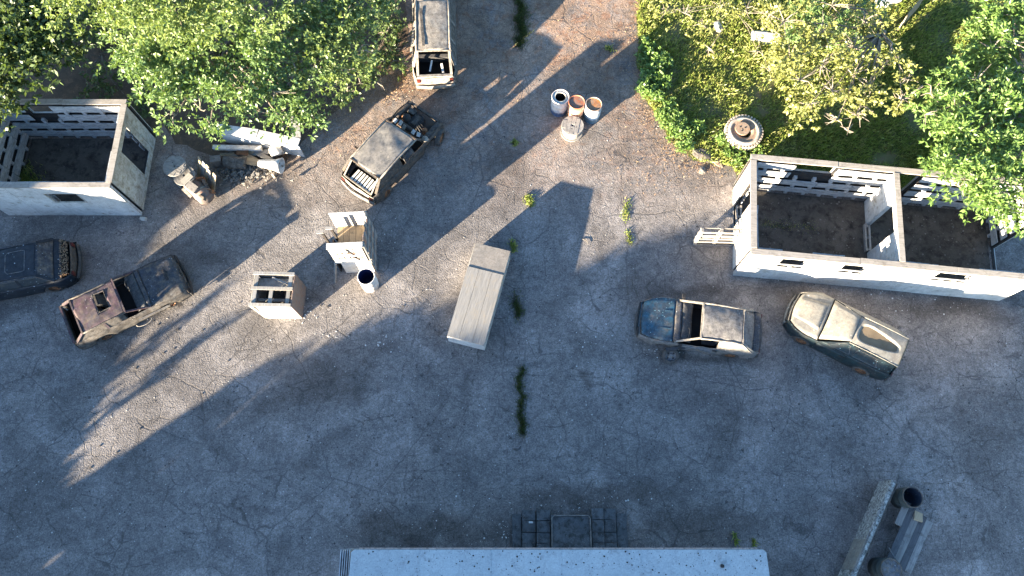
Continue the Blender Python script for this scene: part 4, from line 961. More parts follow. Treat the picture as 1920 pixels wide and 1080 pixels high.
dx = G(1070, 1020, .4).x - bx; MB().ext(dx - .5, dx + .5, -.10, -.07, .47, 1.95).build('door', M['grey_wood'], t)
MB().lathe([(.05, RFZ + .01), (.05, RFZ + .10), (.001, RFZ + .10)], c=(10.35, -.45, 0), n=10).build('roof_vent', M['dark'], t)
# slatted panel at the left side of the hut
p = G(652, 1030, 1.6); t = thing('slatted_screen', 'narrow upright slatted screen standing at the left corner of the hut', 'screen', (p.x - .14, p.y, 0))
for k in range(5): MB().ext(k * .062, k * .062 + .026, -1.3, .0, .08, 1.9).build('slat', M['pallet'], t)
for y in (-1.2, -.62, -.04): MB().ext(-.005, .285, y - .02, y + .02, .7, .78).build('rail', M['grey_wood'], t)
# concrete steps
p = G(1070, 1026, 0); yb = by - .07
t = thing('concrete_steps', 'dark concrete steps rising from both sides to a landing at the hut', 'steps', (p.x, yb, 0))
X = lambda px: G(px, 1000, .4).x - p.x
lx0, lx1 = X(1033), X(1109)
def step(x0, x1, z, ny, d, y0=.02):
    ys = [y0 + (d - y0) * q for q in ([0, .16, .42, .72, 1] if ny == 4 else [0, 1])]
    for a, b in zip(ys, ys[1:]): MB().ext(x0 + .008, x1 - .008, a + .008, b - .008, 0, z + rnd.uniform(-.012, .012), j=.006).build('step_slab', M['slab'], t)
step(X(1006), lx0 - .02, .36, 4, 1.18); step(X(979), X(1005), .22, 4, 1.18); step(X(960), X(978), .10, 1, 1.06)
step(lx1 + .02, X(1134), .36, 4, 1.22); step(X(1135), X(1158), .22, 4, 1.22); step(X(1159), X(1180), .10, 1, 1.08)
MB().ext(lx0, lx1, 0.02, 1.02, 0, .46).build('landing', M['slab'], t)
rim = MB(); pts = [(lx0 + .03, .04, .475), (lx0 + .03, .92, .475), (lx0 + .10, 1.0, .475), (lx1 - .10, 1.0, .475), (lx1 - .03, .92, .475), (lx1 - .03, .04, .475)]
rim.tube(pts, .022, 6).build('edge_bar', M['burnt_p'], t)
MB().ext(X(992), X(1000), .78, .84, .235, .25).build('paper_scrap', M['white'], t)

# ------------------------------------------------------------------ barricade at the lower right corner
a0, a1 = G(1678, 902, .85), G(1600, 1084, .85)
t = thing('timber_barricade', 'mottled timber barricade wall with a bare pale board, two dark drums behind it', 'barricade', (a0.x, a0.y, 0), math.atan2(a1.y - a0.y, a1.x - a0.x))
Lb = (a1 - a0).length + .8
M['mottled'] = worn('flaking_mottled_board', (.55, .55, .51), (.36, .365, .355), (.07, .07, .065), 4.5, .8, .9, 9, (.10, .10, .09), bump=.5)
for k in range(4):
    x0, x1 = Lb * k / 4, Lb * (k + 1) / 4
    MB().ext(x0 + .005, x1 - .005, -.09, -.055, 0, .83, j=.006).build('side_board', M['cream_p'] if k == 2 else M['mottled'], t)
    MB().ext(x0 + .005, x1 - .005, -.05, .04, .825, .85, j=.006).build('top_board', M['mottled'], t)
    MB().ext(x0 + .005, x1 - .005, .05, .075, 0, .80, j=.006).build('side_board', M['grey_wood'], t)
    MB().ext(x0 + .005, x1 - .005, .085, .15, .70, .74, j=.01).build('top_board', M['ash_p'], t)
dark_drum = drum_mat('dark_green_drum_paint', (.10, .085, .07), (.040, .055, .055), (.03, .04, .04)); drum_in = worn('dark_blue_drum_inside', (.030, .045, .075), (.022, .032, .05), (.05, .05, .05), 3, .4, .5, 9, (.3, .35, .4))
barrel(1712, 932, 'open dark drum at the far end of the timber barricade', dark_drum, None, r=.30, inner_open=True, inside=drum_in, h=.9)
barrel(1672, 1068, 'dark drum with grey lid nearer the picture edge behind the barricade', dark_drum, M['grey_b'], r=.31, h=.9)
p = G(1690, 1000, .35); t = thing('slanting_planks', 'blue grey weathered planks laid slanting between the two dark drums', 'planks', (p.x, p.y, 0), math.atan2(a1.y - a0.y, a1.x - a0.x) - .02)
for k in range(5):
    MB().box((.05 if k else -.55, -.22 + k * .21, .40 - .03 * k), (2.2 - .12 * k if k else .8, .198, .035), rx=.05, ry=rnd.uniform(-.03, .03)).build('plank', M['dark_wood' if k % 2 else 'grey_wood'], t)
for x in (-.6, .75): MB().box((x, .38, .15), (.1, .7, .28)).build('bearer', M['grey_wood'], t)
MB().box((-.72, .22, .42), (.26, .24, .05), rz=.3, j=.02).build('stump_cap', M['plank'], t)
MB().bar((.62, -.25, .52), (1.05, .5, .40), .03, .03).build('thin_bar', M['grey_b'], t)

# ------------------------------------------------------------------ foliage
def np_mesh(name, V, nv, mat, parent=None):
    """V: (n, nv, 3) faces of nv corners each, as one mesh"""
    n = len(V); me = bpy.data.meshes.new(name)
    me.vertices.add(n * nv); me.vertices.foreach_set('co', V.reshape(-1).astype(np.float32))
    me.loops.add(n * nv); me.loops.foreach_set('vertex_index', np.arange(n * nv, dtype=np.int32))
    me.polygons.add(n); me.polygons.foreach_set('loop_start', np.arange(0, n * nv, nv, dtype=np.int32)); me.polygons.foreach_set('loop_total', np.full(n, nv, dtype=np.int32))
    me.update(calc_edges=True); me.materials.append(mat)
    o = bpy.data.objects.new(name, me); col.objects.link(o); o.parent = parent
    return o
def unit(a): return a / np.maximum(np.linalg.norm(a, axis=-1, keepdims=True), 1e-9)
def rosettes(C, D, rs, k=7, L=.16, Wd=.07, spread=.75, droop=.25):
    """k leaves round every tip C growing along D"""
    n = len(C); C = np.repeat(C, k, 0); D = np.repeat(D, k, 0)
    a = unit(D + spread * 1.6 * rs.normal(size=(n * k, 3)) * np.array([1, 1, .55])); a[:, 2] -= droop * rs.random(n * k); a = unit(a)
    up = np.array([0, 0, 1.0]) + 1.3 * rs.normal(size=(n * k, 3)); s = unit(np.cross(a, up)); nn = np.cross(s, a)
    l = L * (.6 + .7 * rs.random((n * k, 1))); w_ = Wd * (.6 + .7 * rs.random((n * k, 1)))
    b = C + a * l * .12 + rs.normal(size=(n * k, 3)) * L * .12
    V = np.stack([b, b + a * l * .5 + s * w_ * .5 - nn * w_ * .10, b + a * l, b + a * l * .5 - s * w_ * .5 - nn * w_ * .10], 1)
    return V
def blob_tips(blobs, dens, rs, shell=.5, clump=.35, hole=.0):
    Cs, Ds = [], []
    for (c, r) in blobs:
        c, r = np.array(c), np.array(r); area = 4 * math.pi * ((r[0] * r[1] + r[0] * r[2] + r[1] * r[2]) / 3); n = max(6, int(area * dens))
        nb = max(4, int(n / 15)); u = unit(rs.normal(size=(nb, 3))); rad = (shell + (1 - shell) * rs.random((nb, 1)) ** .6) * (.82 + .36 * rs.random((nb, 1)))
        B = c + u * r * rad                                                     # branch ends
        i = rs.integers(0, nb, n); off = rs.normal(size=(n, 3)) * clump * np.array([1, 1, .6]) * (.5 + rs.random((nb, 1)))[i]
        P_ = B[i] + off; d = unit(off * 1.2 + u[i] * .35 * clump / .35 + rs.normal(size=(n, 3)) * .15)
        if hole:
            keep = np.array([noise.noise(Vector(p) * 1.1) > -hole for p in B])[i]; P_, d = P_[keep], d[keep]
        Cs.append(P_); Ds.append(d)
    return np.concatenate(Cs), np.concatenate(Ds)
def tree(name, label, cat, base, blobs, mat, dens=26, L=.16, Wd=.07, k=7, trunk=.16, seed=0, clump=.35, hole=.25, shell=.45, group=None, bark='bark', limbs=True, twigs=0, zmin=None):
    rs = np.random.default_rng(seed); t = thing(name, label, cat, (base[0], base[1], 0), 0, group); B0 = np.array([base[0], base[1], 0])
    C, D = blob_tips(blobs, dens, rs, shell, clump, hole)
    if zmin is not None: kp = C[:, 2] > zmin; C, D = C[kp], D[kp]
    V = rosettes(C, D, rs, k, L, Wd) - B0
    o = np_mesh('foliage', V, 4, M[mat], t); o['kind'] = 'stuff'
    top = max(b[0][2] for b in blobs); f = Vector((0, 0, top * .45)); cen = Vector(np.mean([b[0] for b in blobs], 0)) - Vector(B0)
    f = Vector((cen.x * .25, cen.y * .25, top * .5))
    r = random.Random(seed)
    if trunk:
        MB().tube([(0, 0, 0), (f.x * .4 + .05, f.y * .4, f.z * .5), f], [trunk, trunk * .8, trunk * .62], 10).build('trunk', M[bark], t, smooth=True)
        if limbs:
            for c, rr in blobs:
                e = Vector(c) - Vector(B0); m_ = f.lerp(e, .5) + Vector((r.uniform(-.2, .2), r.uniform(-.2, .2), .25))
                MB().tube([f - Vector((0, 0, .1)), m_, e], [trunk * .5, trunk * .3, trunk * .10], 6).build('limb', M[bark], t, smooth=True)
    if twigs:
        mb = MB()
        for c, rr in blobs:
            for q in range(twigs):
                u = Vector((r.gauss(0, 1), r.gauss(0, 1), r.gauss(.2, .6))).normalized(); e = Vector(c) - Vector(B0)
                tip = e + Vector((u.x * rr[0], u.y * rr[1], u.z * rr[2])) * r.uniform(.6, 1.0); mid = e.lerp(tip, .5) + Vector((0, 0, r.uniform(-.1, .15)))
                mb.tube([e, mid, tip], [.022, .014, .005], 4, False)
        o = mb.build('twigs', M['twig'], t); o['kind'] = 'stuff'
    return t
def BL(z, lst, flat=.75):
    out = []
    for e in lst:
        px, py, r = e[:3]; zz = e[3] if len(e) > 3 else z; p = G(px, py, zz); out.append(((p.x, p.y, zz), (r, r, r * flat)))
    return out

# trees along the upper left
T = BL(4.6, [(300, 70, 1.1), (275, 115, .85), (250, 95, .55), (320, 120, 1.0), (300, 165, .62), (340, 175, .75), (375, 205, .6), (395, 232, .42), (330, 215, .38), (415, 165, .9), (410, 90, 1.2), (450, 185, .62), (470, 130, 1.0), (515, 172, .75), (500, 70, 1.2), (540, 195, .5, 4.0), (570, 205, .42, 3.9), (555, 130, .8), (235, 85, .5), (590, 222, .22, 3.8), (490, 210, .42, 4.2), (360, 40, 1.2), (535, 235, .25, 3.9)])
tree('broadleaf_tree', 'big light green broadleaf tree overhanging the low white counter and scrap pile', 'tree', G(450, 120), T, 'leaf_mid', dens=44, L=.14, Wd=.062, trunk=.2, seed=11, clump=.23, hole=.02, twigs=3)
T = BL(6.2, [(130, -15, 1.0), (190, 5, .95), (250, 15, 1.0), (320, 20, 1.0), (400, 10, 1.1), (480, 20, 1.0), (150, -60, 1.3), (250, -60, 1.4), (360, -60, 1.4), (470, -60, 1.4), (430, 45, .7), (210, 40, .35), (345, 55, .6)])
tree('broadleaf_tree', 'tall yellow green tree whose sunlit crown crosses the top edge at left', 'tree', G(330, -60), T, 'leaf_lime', dens=40, L=.13, Wd=.055, trunk=.22, seed=12, clump=.25, hole=.06)
T = BL(4.4, [(560, 55, 1.0), (600, 105, .9), (640, 45, 1.0), (690, 15, .8), (640, 130, .65), (615, 165, .45, 4.0), (612, 195, .28, 3.7), (670, 95, .65), (560, 100, .9), (680, -40, 1.1), (590, -30, 1.2)])
tree('broadleaf_tree', 'yellowish tree with drooping branches between the big green tree and the estate car', 'tree', G(610, 20), T, 'leaf_lime', dens=36, L=.13, Wd=.06, trunk=.17, seed=13, clump=.26, hole=.18, twigs=5)
T = BL(3.4, [(20, 10, 1.1), (80, 30, .95), (50, 70, 1.0), (95, 95, .7), (15, 120, .9), (60, 135, .5), (115, 60, .6), (-40, 70, 1.3), (60, -30, 1.1), (-20, 170, .5), (0, 195, .3)])
tree('broadleaf_tree', 'dark green tree in the top left corner leaning over the left building', 'tree', G(20, 60), T, 'leaf_dark', dens=34, L=.19, Wd=.10, trunk=.18, seed=14, clump=.30, hole=.22, k=6)
T = BL(.7, [(700, 135, .55), (730, 120, .5), (675, 155, .5), (715, 160, .45), (745, 90, .5), (690, 100, .6), (650, 170, .45), (640, 150, .5), (725, 60, .55), (745, 20, .6)], .8)
tree('leafy_shrub', 'dark low shrub under the yellowish tree beside the estate car', 'shrub', G(700, 120), T, 'leaf_dark', dens=30, L=.13, Wd=.07, trunk=.03, seed=15, clump=.2, hole=.2, twigs=3)
T = BL(.5, [(200, 60, .6), (170, 120, .5), (210, 150, .5), (185, 20, .6), (250, 195, .5), (160, 165, .4)], .8)
tree('leafy_shrub', 'shrub in deep shade between the corner tree and the big green tree', 'shrub', G(190, 100), T, 'leaf_dark', dens=20, L=.14, Wd=.07, trunk=.03, seed=16, clump=.25, hole=.2)
# shrubs along the kerbless edge of the yard at right
ed = [[(1212, 82, .30), (1218, 105, .36), (1228, 128, .38), (1215, 140, .34), (1236, 155, .34), (1210, 165, .30), (1225, 180, .36), (1240, 115, .34)],
      [(1248, 198, .30), (1255, 215, .34), (1268, 232, .32), (1280, 250, .32), (1262, 245, .26), (1290, 268, .28), (1300, 240, .25)],
      [(1356, 268, .18), (1366, 282, .24), (1385, 293, .26), (1400, 290, .24), (1346, 252, .16), (1414, 276, .18)]]
for k, (e, lb) in enumerate(zip(ed, ('bright green leafy shrub at the grass edge above the barrel cluster shadow', 'low leafy shrub trailing along the grass edge right of the barrels', 'small bright shrub between the white tyre and the right building'))):
    tree('leafy_shrub', lb, 'shrub', G(*e[len(e) // 2][:2]), BL(.20, e, .55), 'leaf_bright', dens=80, L=.11, Wd=.065, trunk=.02, seed=20 + k, clump=.10, hole=.4, limbs=False, shell=.3, zmin=.03)
# trees at the upper right
T = BL(3.2, [(1500, 150, .8), (1540, 120, .8), (1560, 170, .7), (1600, 140, .75), (1570, 225, .55), (1605, 215, .5), (1625, 200, .4), (1590, 245, .3), (1630, 160, .55), (1660, 120, .5), (1480, 110, .7), (1520, 195, .5), (1600, 90, .7), (1540, 60, .8), (1620, 40, .6), (1470, 40, .8), (1560, 10, .8), (1700, 150, .45), (1690, 185, .4)], .7)
tree('young_tree', 'sparse yellow green tree with bare twigs above the right building', 'tree', G(1650, 70), T, 'leaf_yellow', dens=22, L=.13, Wd=.075, trunk=.10, seed=31, clump=.22, hole=.05, twigs=9, bark='twig')
T = BL(4.6, [(1745, 175, .6), (1790, 205, .75), (1735, 215, .5), (1830, 150, .8), (1860, 90, .85), (1900, 40, .8), (1910, 130, .9), (1860, 200, .8), (1910, 220, .8), (1800, 245, .6), (1850, 270, .8), (1900, 300, .8), (1800, 300, .6), (1760, 295, .5), (1830, 335, .7), (1880, 355, .7), (1920, 390, .6), (1800, 350, .4), (1900, 80, .9), (1960, 180, 1.2), (1960, 320, 1.2), (1880, 10, .8), (1850, 370, .4)], .6)
tree('feathery_tree', 'bright green feathery tree leaning over the right end of the long building', 'tree', G(1900, 200), T, 'leaf_bright', dens=48, L=.17, Wd=.055, k=8, trunk=.16, seed=32, clump=.22, hole=.05, twigs=5, bark='twig')
T = BL(.9, [(1285, 25, .5), (1320, 50, .45), (1350, 15, .55), (1400, 15, .6), (1440, 30, .6), (1480, 60, .5), (1330, 90, .35), (1250, 20, .4), (1420, 95, .35), (1500, 90, .4), (1440, 130, .4)], .7)
tree('leafy_shrub', 'pale yellow green scrub growing over the white rubble at the top', 'shrub', G(1380, 20), T, 'leaf_yellow', dens=26, L=.12, Wd=.06, trunk=.03, seed=33, clump=.2, hole=.1, twigs=8, bark='twig')
T = BL(1.6, [(1560, 60, .5), (1600, 30, .5), (1590, 80, .45), (1630, 60, .4), (1520, 20, .6), (1500, 60, .5), (1640, 20, .4)], .7)
tree('leafy_shrub', 'dark green bush under the sparse yellow tree at the top', 'shrub', G(1580, 50), T, 'leaf_mid', dens=30, L=.14, Wd=.08, trunk=.04, seed=34, clump=.2, hole=.2, twigs=3)

# wood behind and left of the photographer, whose long shadows lie over the yard
dv, nv_ = (math.cos(R(41.7)), math.sin(R(41.7))), (-math.sin(R(41.7)), math.cos(R(41.7)))
TAN = math.tan(SUN_EL)
tipB = [(-16, 24), (-8, 22.5), (-5, 21.8), (-4, 21.3), (-3, 20), (-2, 18), (-1, 16.6), (0, 15.6), (1.4, 15.0), (3.1, 14.0), (4.2, 11.6), (5.3, 9.0), (6.6, 6.0), (7.4, 4.2), (8.0, 3.2), (8.5, 1.0), (9.1, .2), (9.5, -.8), (9.9, -5.5), (10.4, -8), (11.4, -7.6), (12.2, -6), (13.0, -4.5), (13.6, -2.6), (13.75, -1.6), (14.1, .6), (14.8, .5), (15.2, -2), (15.9, -1.5), (16.4, .8), (17.1, 7), (18.5, 10.5), (21, 15), (30, 20)]
def tip(q): return pw(q, tipB)
r = random.Random(5); p0 = -24.0
row = []
q = -16.0
while q < 30: row.append(q); q += 1.0 if 8 < q < 17.5 else 1.7
first = None
rs = np.random.default_rng(77)
for i, q in enumerate(row):
    st = 1.0 if 8 < q < 17.5 else 1.7
    pc = p0 + r.uniform(-1.0, 1.0); x, y = dv[0] * pc + nv_[0] * q, dv[1] * pc + nv_[1] * q
    t = thing('hedgerow_tree', 'dense tree of the wood standing southwest of the yard', 'tree', (x, y, 0), 0, 'trees of the wood southwest of the yard')
    # leaf cover filling this tree's share of the wood up to its own height
    n = 3400 if st > 1.5 else 2000
    qq = q + (rs.random(n) - .5) * st * 1.02; pp_ = pc + rs.uniform(-.8, .8, n)
    top = np.array([max(.5, (tip(a) - b) * TAN + .14 * noise.noise(Vector((a * 1.1, 3.1, 0))) - .36) for a, b in zip(qq, pp_)])
    zz = top * rs.random(n) ** .75
    C = np.stack([dv[0] * pp_ + nv_[0] * qq - x, dv[1] * pp_ + nv_[1] * qq - y, np.maximum(zz, .05)], 1)
    V = rosettes(C, unit(rs.normal(size=(n, 3))), rs, 5, .22, .20); o = np_mesh('foliage', V, 4, M['leaf_dark'], t); o['kind'] = 'stuff'
    h = max(.8, (tip(q) - pc) * TAN); MB().tube([(0, 0, 0), (.05, 0, h * .5), (0, .05, h * .85)], [.14, .1, .03], 8).build('trunk', M['bark'], t, smooth=True)
# one slim pole tree standing forward in the gap, the streaks of its neighbours
for q_, p_, h_ in ((11.6, -20, 3.0), (12.6, -21, 3.2)):
    x, y = dv[0] * p_ + nv_[0] * q_, dv[1] * p_ + nv_[1] * q_
    t = thing('sapling', 'slim sapling of the wood southwest of the yard', 'tree', (x, y, 0), 0, 'saplings of the wood southwest of the yard')
    MB().tube([(0, 0, 0), (.05, 0, h_ * .5), (0, .05, h_)], [.05, .04, .02], 8).build('trunk', M['bark'], t, smooth=True)
    n = 90; zz = h_ * (.45 + .55 * rs.random(n)); rr = .2 * (1.1 - zz / h_) ** .5; a = rs.random(n) * 6.28
    V = rosettes(np.stack([rr * np.cos(a), rr * np.sin(a), zz], 1), unit(rs.normal(size=(n, 3))), rs, 3, .2, .12); o = np_mesh('foliage', V, 4, M['leaf_dark'], t); o['kind'] = 'stuff'

# ------------------------------------------------------------------ grass, weeds, litter
def inside(px, py, poly):
    n = len(poly); c = np.zeros(len(px), bool); j = n - 1
    for i in range(n):
        xi, yi = poly[i]; xj, yj = poly[j]
        c ^= ((yi > py) != (yj > py)) & (px < (xj - xi) * (py - yi) / (yj - yi + 1e-12) + xi); j = i
    return c
def blades(n, xs, ys, hs, rs, lean=.7, wd=.022):
    a = rs.random(n) * 6.283; l = hs * (.6 + .8 * rs.random(n)); ln = lean * rs.random(n)
    wx, wy = np.cos(a + 1.57) * wd / 2, np.sin(a + 1.57) * wd / 2; z0 = np.zeros(n) + .004
    tx, ty = np.cos(a) * l * ln, np.sin(a) * l * ln; tz = l * np.sqrt(np.maximum(.1, 1 - ln ** 2))
    A = np.stack([xs - wx, ys - wy, z0], 1); B = np.stack([xs + wx, ys + wy, z0], 1)
    Cc = np.stack([xs + tx * .5 + wx * .8, ys + ty * .5 + wy * .8, tz * .62], 1); Dd = np.stack([xs + tx * 1.1, ys + ty * 1.1, tz * .9], 1)
    return np.stack([A, B, Cc, Dd], 1)
rs = np.random.default_rng(4)
poly = [tuple(p) for p in grassP]
n = 170000; xs_ = rs.uniform(4.5, 24, n); ys_ = rs.uniform(11.2, 25, n); k = inside(xs_, ys_, poly); xs_, ys_ = xs_[k], ys_[k]
den = np.array([noise.noise(Vector((x * .7, y * .7, 0))) + .5 * noise.noise(Vector((x * 2.1, y * 2.1, 4))) for x, y in zip(xs_, ys_)]); k = den > -.22 - .5 * rs.random(len(den)); xs_, ys_, den = xs_[k], ys_[k], den[k]
kx = ~((xs_ > 7.6) & (ys_ < 12.25 - (xs_ - 8) * .10)); xs_, ys_, den = xs_[kx], ys_[kx], den[kx]
o = np_mesh('grass', blades(len(xs_), xs_, ys_, .15 + .14 * np.clip(den + .3, 0, 1), rs, .9, .026), 4, M['grass']); tag(o, 'rough grass growing between the yard edge and the right building', 'grass', kind='stuff')
def strip(name, label, pts, n, wd, h, mat='grass', cat='grass', kind='stuff', seed=1):
    rs = np.random.default_rng(seed); P_ = [G(*p) for p in pts]; i = rs.integers(0, len(P_) - 1, n) if len(P_) > 1 else np.zeros(n, int); u = rs.random(n)
    if kind: u = np.clip(u + .12 * np.sin(u * 31 + seed) + rs.normal(size=n) * .02, -.1, 1.1)
    A_ = np.array([P_[a][:2] for a in i]); B2 = np.array([P_[min(a + 1, len(P_) - 1)][:2] for a in i]); wv = (wd * (.25 + 1.5 * np.abs(np.sin(u * 17 + seed * 2 + i * 2.3)) ** 1.5))[:, None] if kind else wd
    q = A_ + (B2 - A_) * u[:, None] + rs.normal(size=(n, 2)) * wv
    if kind: q[:, 0] += .05 * np.sin(q[:, 1] * 6 + seed) + .03 * np.sin(q[:, 1] * 15)
    if kind: o = np_mesh(name, blades(n, q[:, 0], q[:, 1], np.full(n, h), rs, .85, .02), 4, M[mat]); return tag(o, label, cat, None, kind)
    c = q.mean(0); t = thing(name, label, cat, (c[0], c[1], 0)); q -= c
    np_mesh('leaves', blades(n, q[:, 0], q[:, 1], np.full(n, h), rs, .95, .03), 4, M[mat], t)['kind'] = 'stuff'; return t
strip('joint_grass', 'dark grass growing in the paving joint below the long timber box', [(978, 690), (975, 730), (979, 780), (977, 815)], 1500, .06, .10, 'joint', seed=1)
strip('joint_grass', 'dark tufts in the joint right of the long timber box', [(968, 550), (970, 590), (966, 565), (972, 600)], 700, .08, .09, 'joint', seed=2)
strip('joint_grass', 'grass strip in the joint at the top beside the estate car shadow', [(974, -10), (977, 30), (978, 60), (976, 85)], 2600, .10, .13, 'joint', seed=3)
strip('weed_tuft', 'yellow green weed tuft in the sun above the long timber box', [(990, 368), (995, 384)], 300, .075, .10, cat='weed', kind=None, seed=4)
strip('weed_tuft', 'small weed at the corner of the long timber box', [(962, 455), (963, 470)], 160, .06, .12, cat='weed', kind=None, seed=5)
strip('weed_tuft', 'upper of two sparse weed tufts right of the triangular shadow', [(1176, 376), (1172, 412)], 170, .07, .08, cat='weed', kind=None, seed=6)
strip('weed_tuft', 'lower of two sparse weed tufts right of the triangular shadow', [(1178, 434), (1182, 458)], 130, .06, .07, cat='weed', kind=None, seed=7)
strip('weed_tuft', 'tiny weed at the shadow edge left of the cable reel', [(965, 265), (966, 272)], 130, .05, .12, cat='weed', kind=None, seed=8)
strip('weed_tuft', 'thin green weed with white flowers at the roof edge', [(1377, 1000), (1379, 1020)], 60, .02, .16, cat='weed', kind=None, seed=9)
strip('weed_tuft', 'short bright weed at the right corner of the roof', [(1413, 1012), (1414, 1022)], 50, .02, .16, 'grass', cat='weed', kind=None, seed=10)
strip('weed_tuft', 'small weed beside the grass edge near the top', [(1138, 90), (1146, 94)], 110, .06, .10, cat='weed', kind=None, seed=11)
strip('floor_weeds', 'green weeds growing in the corner of the left building floor', [(20, 325), (45, 335), (30, 345), (70, 345)], 2400, .16, .18, seed=12)
strip('floor_weeds', 'low green moss strip across the left room floor of the right building', [(1425, 420), (1470, 424), (1530, 428)], 700, .10, .05, seed=13)

def scatter(name, label, n, fn, smin, smax, mat, cat, seed=0, flat=.5):
    r = random.Random(seed); mb = MB()
    for k in range(n):
        p = fn(r)
        if p is None: continue
        s_ = smin + (smax - smin) * r.random() ** 3; a = r.uniform(0, 6.28)
        vs = []
        for m in range(5):
            b = a + m * 1.257; q = s_ * r.uniform(.35, .6); vs.append((p[0] + q * math.cos(b), p[1] + q * math.sin(b), .004))
        vs.append((p[0] + r.uniform(-.1, .1) * s_, p[1] + r.uniform(-.1, .1) * s_, s_ * flat))
        mb.add(vs, [(m, (m + 1) % 5, 5) for m in range(5)])
    o = mb.build(name, M[mat]); return tag(o, label, cat, kind='stuff')
def yard(r):
    p = G(r.uniform(-20, 1940), r.uniform(150, 1040)); return p if not (p.y > 11 and p.x > 6) else None
scatter('pebbles', 'pale pebbles and paint pellets scattered over the asphalt yard', 2600, yard, .012, .055, 'concrete', 'pebbles', 1, .35)
scatter('dark_grit', 'dark grit scattered over the asphalt yard', 2600, yard, .015, .06, 'dark', 'grit', 2, .25)
def near(cs):
    def f(r):
        c = r.choice(cs); return G(c[0] + r.gauss(0, c[2]), c[1] + r.gauss(0, c[3]))
    return f
scatter('white_fragments', 'white fragments and shards lying beside walls and steps', 420, near([(620, 630, 12, 4), (720, 640, 22, 12), (1100, 640, 30, 25), (1560, 550, 60, 9), (1720, 570, 80, 14), (860, 975, 70, 25), (950, 995, 18, 10), (1240, 655, 25, 9), (1100, 940, 80, 9), (570, 585, 12, 14), (720, 420, 25, 30)]), .015, .065, 'white', 'fragments', 3, .4)
for nm, lb, cs, n in (('leaf_litter', 'dry brown leaves along the grass edge by the barrels', [(1190, 120, 14, 40), (1215, 210, 14, 22), (1260, 275, 18, 14), (1320, 312, 24, 8), (1195, 30, 12, 30)], 1500),
                      ('leaf_litter', 'dry brown leaves along the soil edge near the off-roader', [(700, 180, 22, 10), (650, 200, 20, 12), (745, 140, 16, 10), (600, 240, 20, 14), (730, 165, 20, 12)], 1800),
                      ('leaf_litter', 'dry leaves scattered over the upper sunlit yard', [(1100, 60, 60, 50), (1080, 150, 80, 40), (1230, 320, 60, 30), (640, 250, 50, 40)], 1100)):
    mb = MB(); r = random.Random(n); f = near(cs)
    for k in range(n):
        p = f(r); a = r.uniform(0, 6.28); l = r.uniform(.025, .07); z = r.uniform(.01, .03)
        mb.add([(p.x, p.y, z), (p.x + l * .5 * math.cos(a + .5), p.y + l * .5 * math.sin(a + .5), z + r.uniform(0, .02)), (p.x + l * math.cos(a), p.y + l * math.sin(a), z + r.uniform(0, .03)), (p.x + l * .5 * math.cos(a - .5), p.y + l * .5 * math.sin(a - .5), z)], [(0, 1, 2, 3)])
    tag(mb.build(nm, M['dry']), lb, 'leaves', kind='stuff')
mb = MB(); r = random.Random(8)
for k in range(150):
    p = G(r.uniform(0, 1920), r.uniform(560, 960)); q = r.uniform(.022, .035)
    mb.tube([(p.x + q * math.cos(a), p.y + q * math.sin(a), .012) for a in [m * math.pi / 4 for m in range(8)] + [0]], .008, 4, False)
tag(mb.build('rubber_rings', M['rubber']), 'small dark rubber rings strewn over the yard', 'rings', kind='stuff')

def infloor(x0, x1, y0, y1, rz, ox, oy):
    def f(r):
        x, y = r.uniform(x0, x1), r.uniform(y0, y1) ; return (ox + x * math.cos(rz) - y * math.sin(rz), oy + x * math.sin(rz) + y * math.cos(rz), 0)
    return f
scatter('floor_rubbish', 'crumbs and chips strewn over the two room floors of the right building', 420, infloor(.3, 8.8, .3, 3.2, RZ, 7.66, 8.55), .02, .09, 'stone', 'rubbish', 21, .4).location.z = .02
scatter('floor_rubbish', 'crumbs and chips strewn over the floor of the left building', 200, infloor(.3, 4.4, .3, 3.0, 0, -13.2 - LW, 10.82), .02, .08, 'ash_p', 'rubbish', 22, .4).location.z = .02
# boulder, rubble, boards in the upper right
def rock(px, py, r, label, name='boulder', mat='stone', cat='boulder', sq=(1, .7, .45), seed=0):
    p = G(px, py, .1); bm = bmesh.new(); bmesh.ops.create_icosphere(bm, subdivisions=3, radius=1)
    for v in bm.verts:
        n_ = noise.noise(v.co * 1.4 + Vector((seed, 0, 0))) * .35 + noise.noise(v.co * 4 + Vector((seed, 0, 0))) * .12
        v.co = v.co * (1 + n_); v.co = Vector((v.co.x * r * sq[0], v.co.y * r * sq[1], max(-.05, v.co.z * r * sq[2] + r * .15)))
    me = bpy.data.meshes.new(name); bm.to_mesh(me); bm.free(); me.materials.append(M[mat])
    o = bpy.data.objects.new(name, me); col.objects.link(o); o.location = (p.x, p.y, 0); o.rotation_euler.z = seed; tag(o, label, cat); return o
rock(1318, 290, .36, 'long grey boulder at the grass edge left of the right building', seed=-.5, sq=(1.1, .6, .3), mat='slab2')
rock(1348, 303, .22, 'smaller brown stone beside the long grey boulder', seed=2.2, mat='red_wood')
rock(1318, 318, .16, 'small pale stone in front of the long grey boulder', seed=1.2)
scatter('roof_litter', 'dark crumbs and dry leaves on the pale hut roof', 260, lambda r: (r.uniform(bx + .1, bx + bw - .1), by - .06 - abs(r.gauss(0, .5)), 0), .015, .06, 'dark', 'litter', 6, .3).location.z = RFZ + .006
t = thing('concrete_slab', 'broken white concrete slab lying in scrub at the top', 'slab', G(1432, 76), R(-6))
MB().box((0, 0, .14), (1.05, .36, .2), j=.05).build('slab_body', M['white'], t)
MB().box((-.2, .22, .10), (.6, .2, .14), j=.05).build('slab_chip', M['concrete'], t)
rock(1346, 48, .26, 'upright pale rubble stone left of the white concrete slab', 'rubble_stone', 'white_dirty', 'stone', (.6, 1, .5), 3.3)
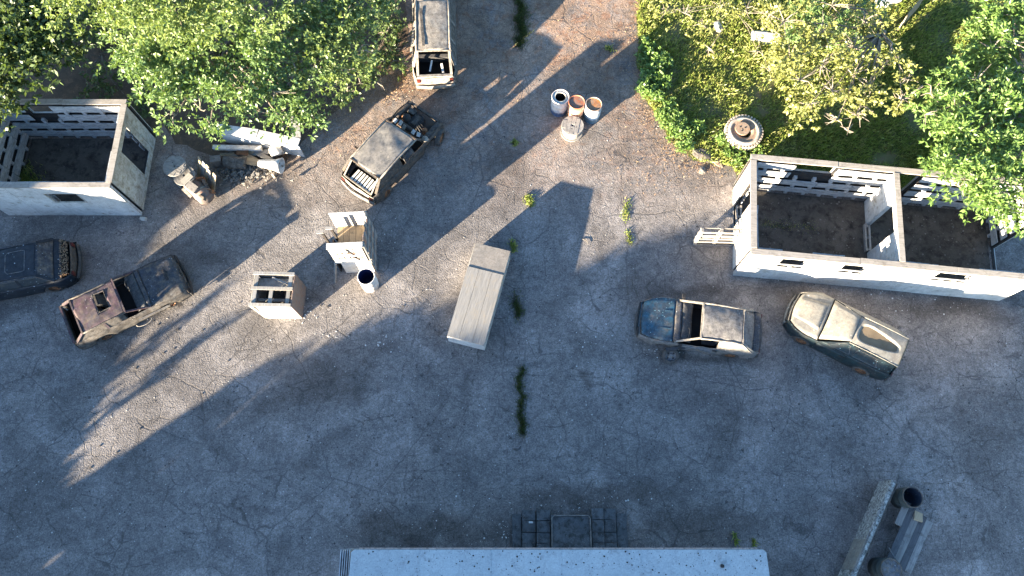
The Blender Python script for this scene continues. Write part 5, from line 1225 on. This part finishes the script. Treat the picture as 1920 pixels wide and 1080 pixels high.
rock(1605, 65, .22, 'pale stone half hidden by the sparse yellow tree', 'rubble_stone', 'white_dirty', 'stone', (1, .7, .5), 4.3)
rock(1622, 82, .16, 'smaller pale stone below its neighbour by the yellow tree', 'rubble_stone', 'concrete', 'stone', (1, .8, .5), 5.3)
p = G(1722, 8, .9); t = thing('brown_board', 'brown rusty board standing on edge at the top right', 'board', (p.x, p.y, 0), R(48))
for k in range(2): MB().box((0, .03 * k, .28 + .5 * k), (1.5, .03, .5), rx=-.12, j=.01).build('plank', M['plank'], t)
p = G(1670, -6, .4); t = thing('white_box', 'white box at the top edge beside the brown board', 'box', (p.x, p.y, 0), R(15))
MB().box((0, 0, .2), (.9, .4, .4), j=.02).build('box_body', M['white'], t); MB().box((0, 0, .42), (.96, .44, .03)).build('lid', M['white'], t)
for k, (a, b, z0, z1, lb) in enumerate((((1690, 192), (1730, 160), .5, .9, 'pale bare log slanting out of the grass right of the yellow tree'), ((1655, 20), (1630, 70), .3, .2, 'pale branch beside the brown board'))):
    A_, B2 = G(*a, z0), G(*b, z1); t = thing('fallen_branch', lb, 'branch', (A_.x, A_.y, 0))
    MB().tube([A_, A_.lerp(B2, .5) + Vector((.03, .02, .04)), B2], [.05, .045, .03], 7).build('stem', M['twig'], t, smooth=True, world=True)
    MB().tube([A_.lerp(B2, .6), A_.lerp(B2, .8) + Vector((.15, .05, .08))], [.02, .008], 5).build('side_twig', M['twig'], t, world=True)
t = thing('concrete_crumb', 'small pale lump at the foot of the left building corner', 'stone', G(270, 411)); MB().box((0, 0, .05), (.2, .12, .1), j=.03).build('lump', M['concrete'], t)
for k, (a, b, lb) in enumerate((((1092, 448), (1104, 458), 'thin dry stick on the sunlit ground beside the triangular shadow'), ((925, 258), (946, 275), 'dark stick lying on the yard left of the barrels'), ((905, 205), (932, 170), 'short stick lying near the estate car shadow'))):
    A_, B2 = G(*a, .02), G(*b, .03); tag(MB().tube([A_, A_.lerp(B2, .5) + Vector((.03, .03, .01)), B2], [.012, .012, .006], 5).build('stick', M['bark']), lb, 'stick')
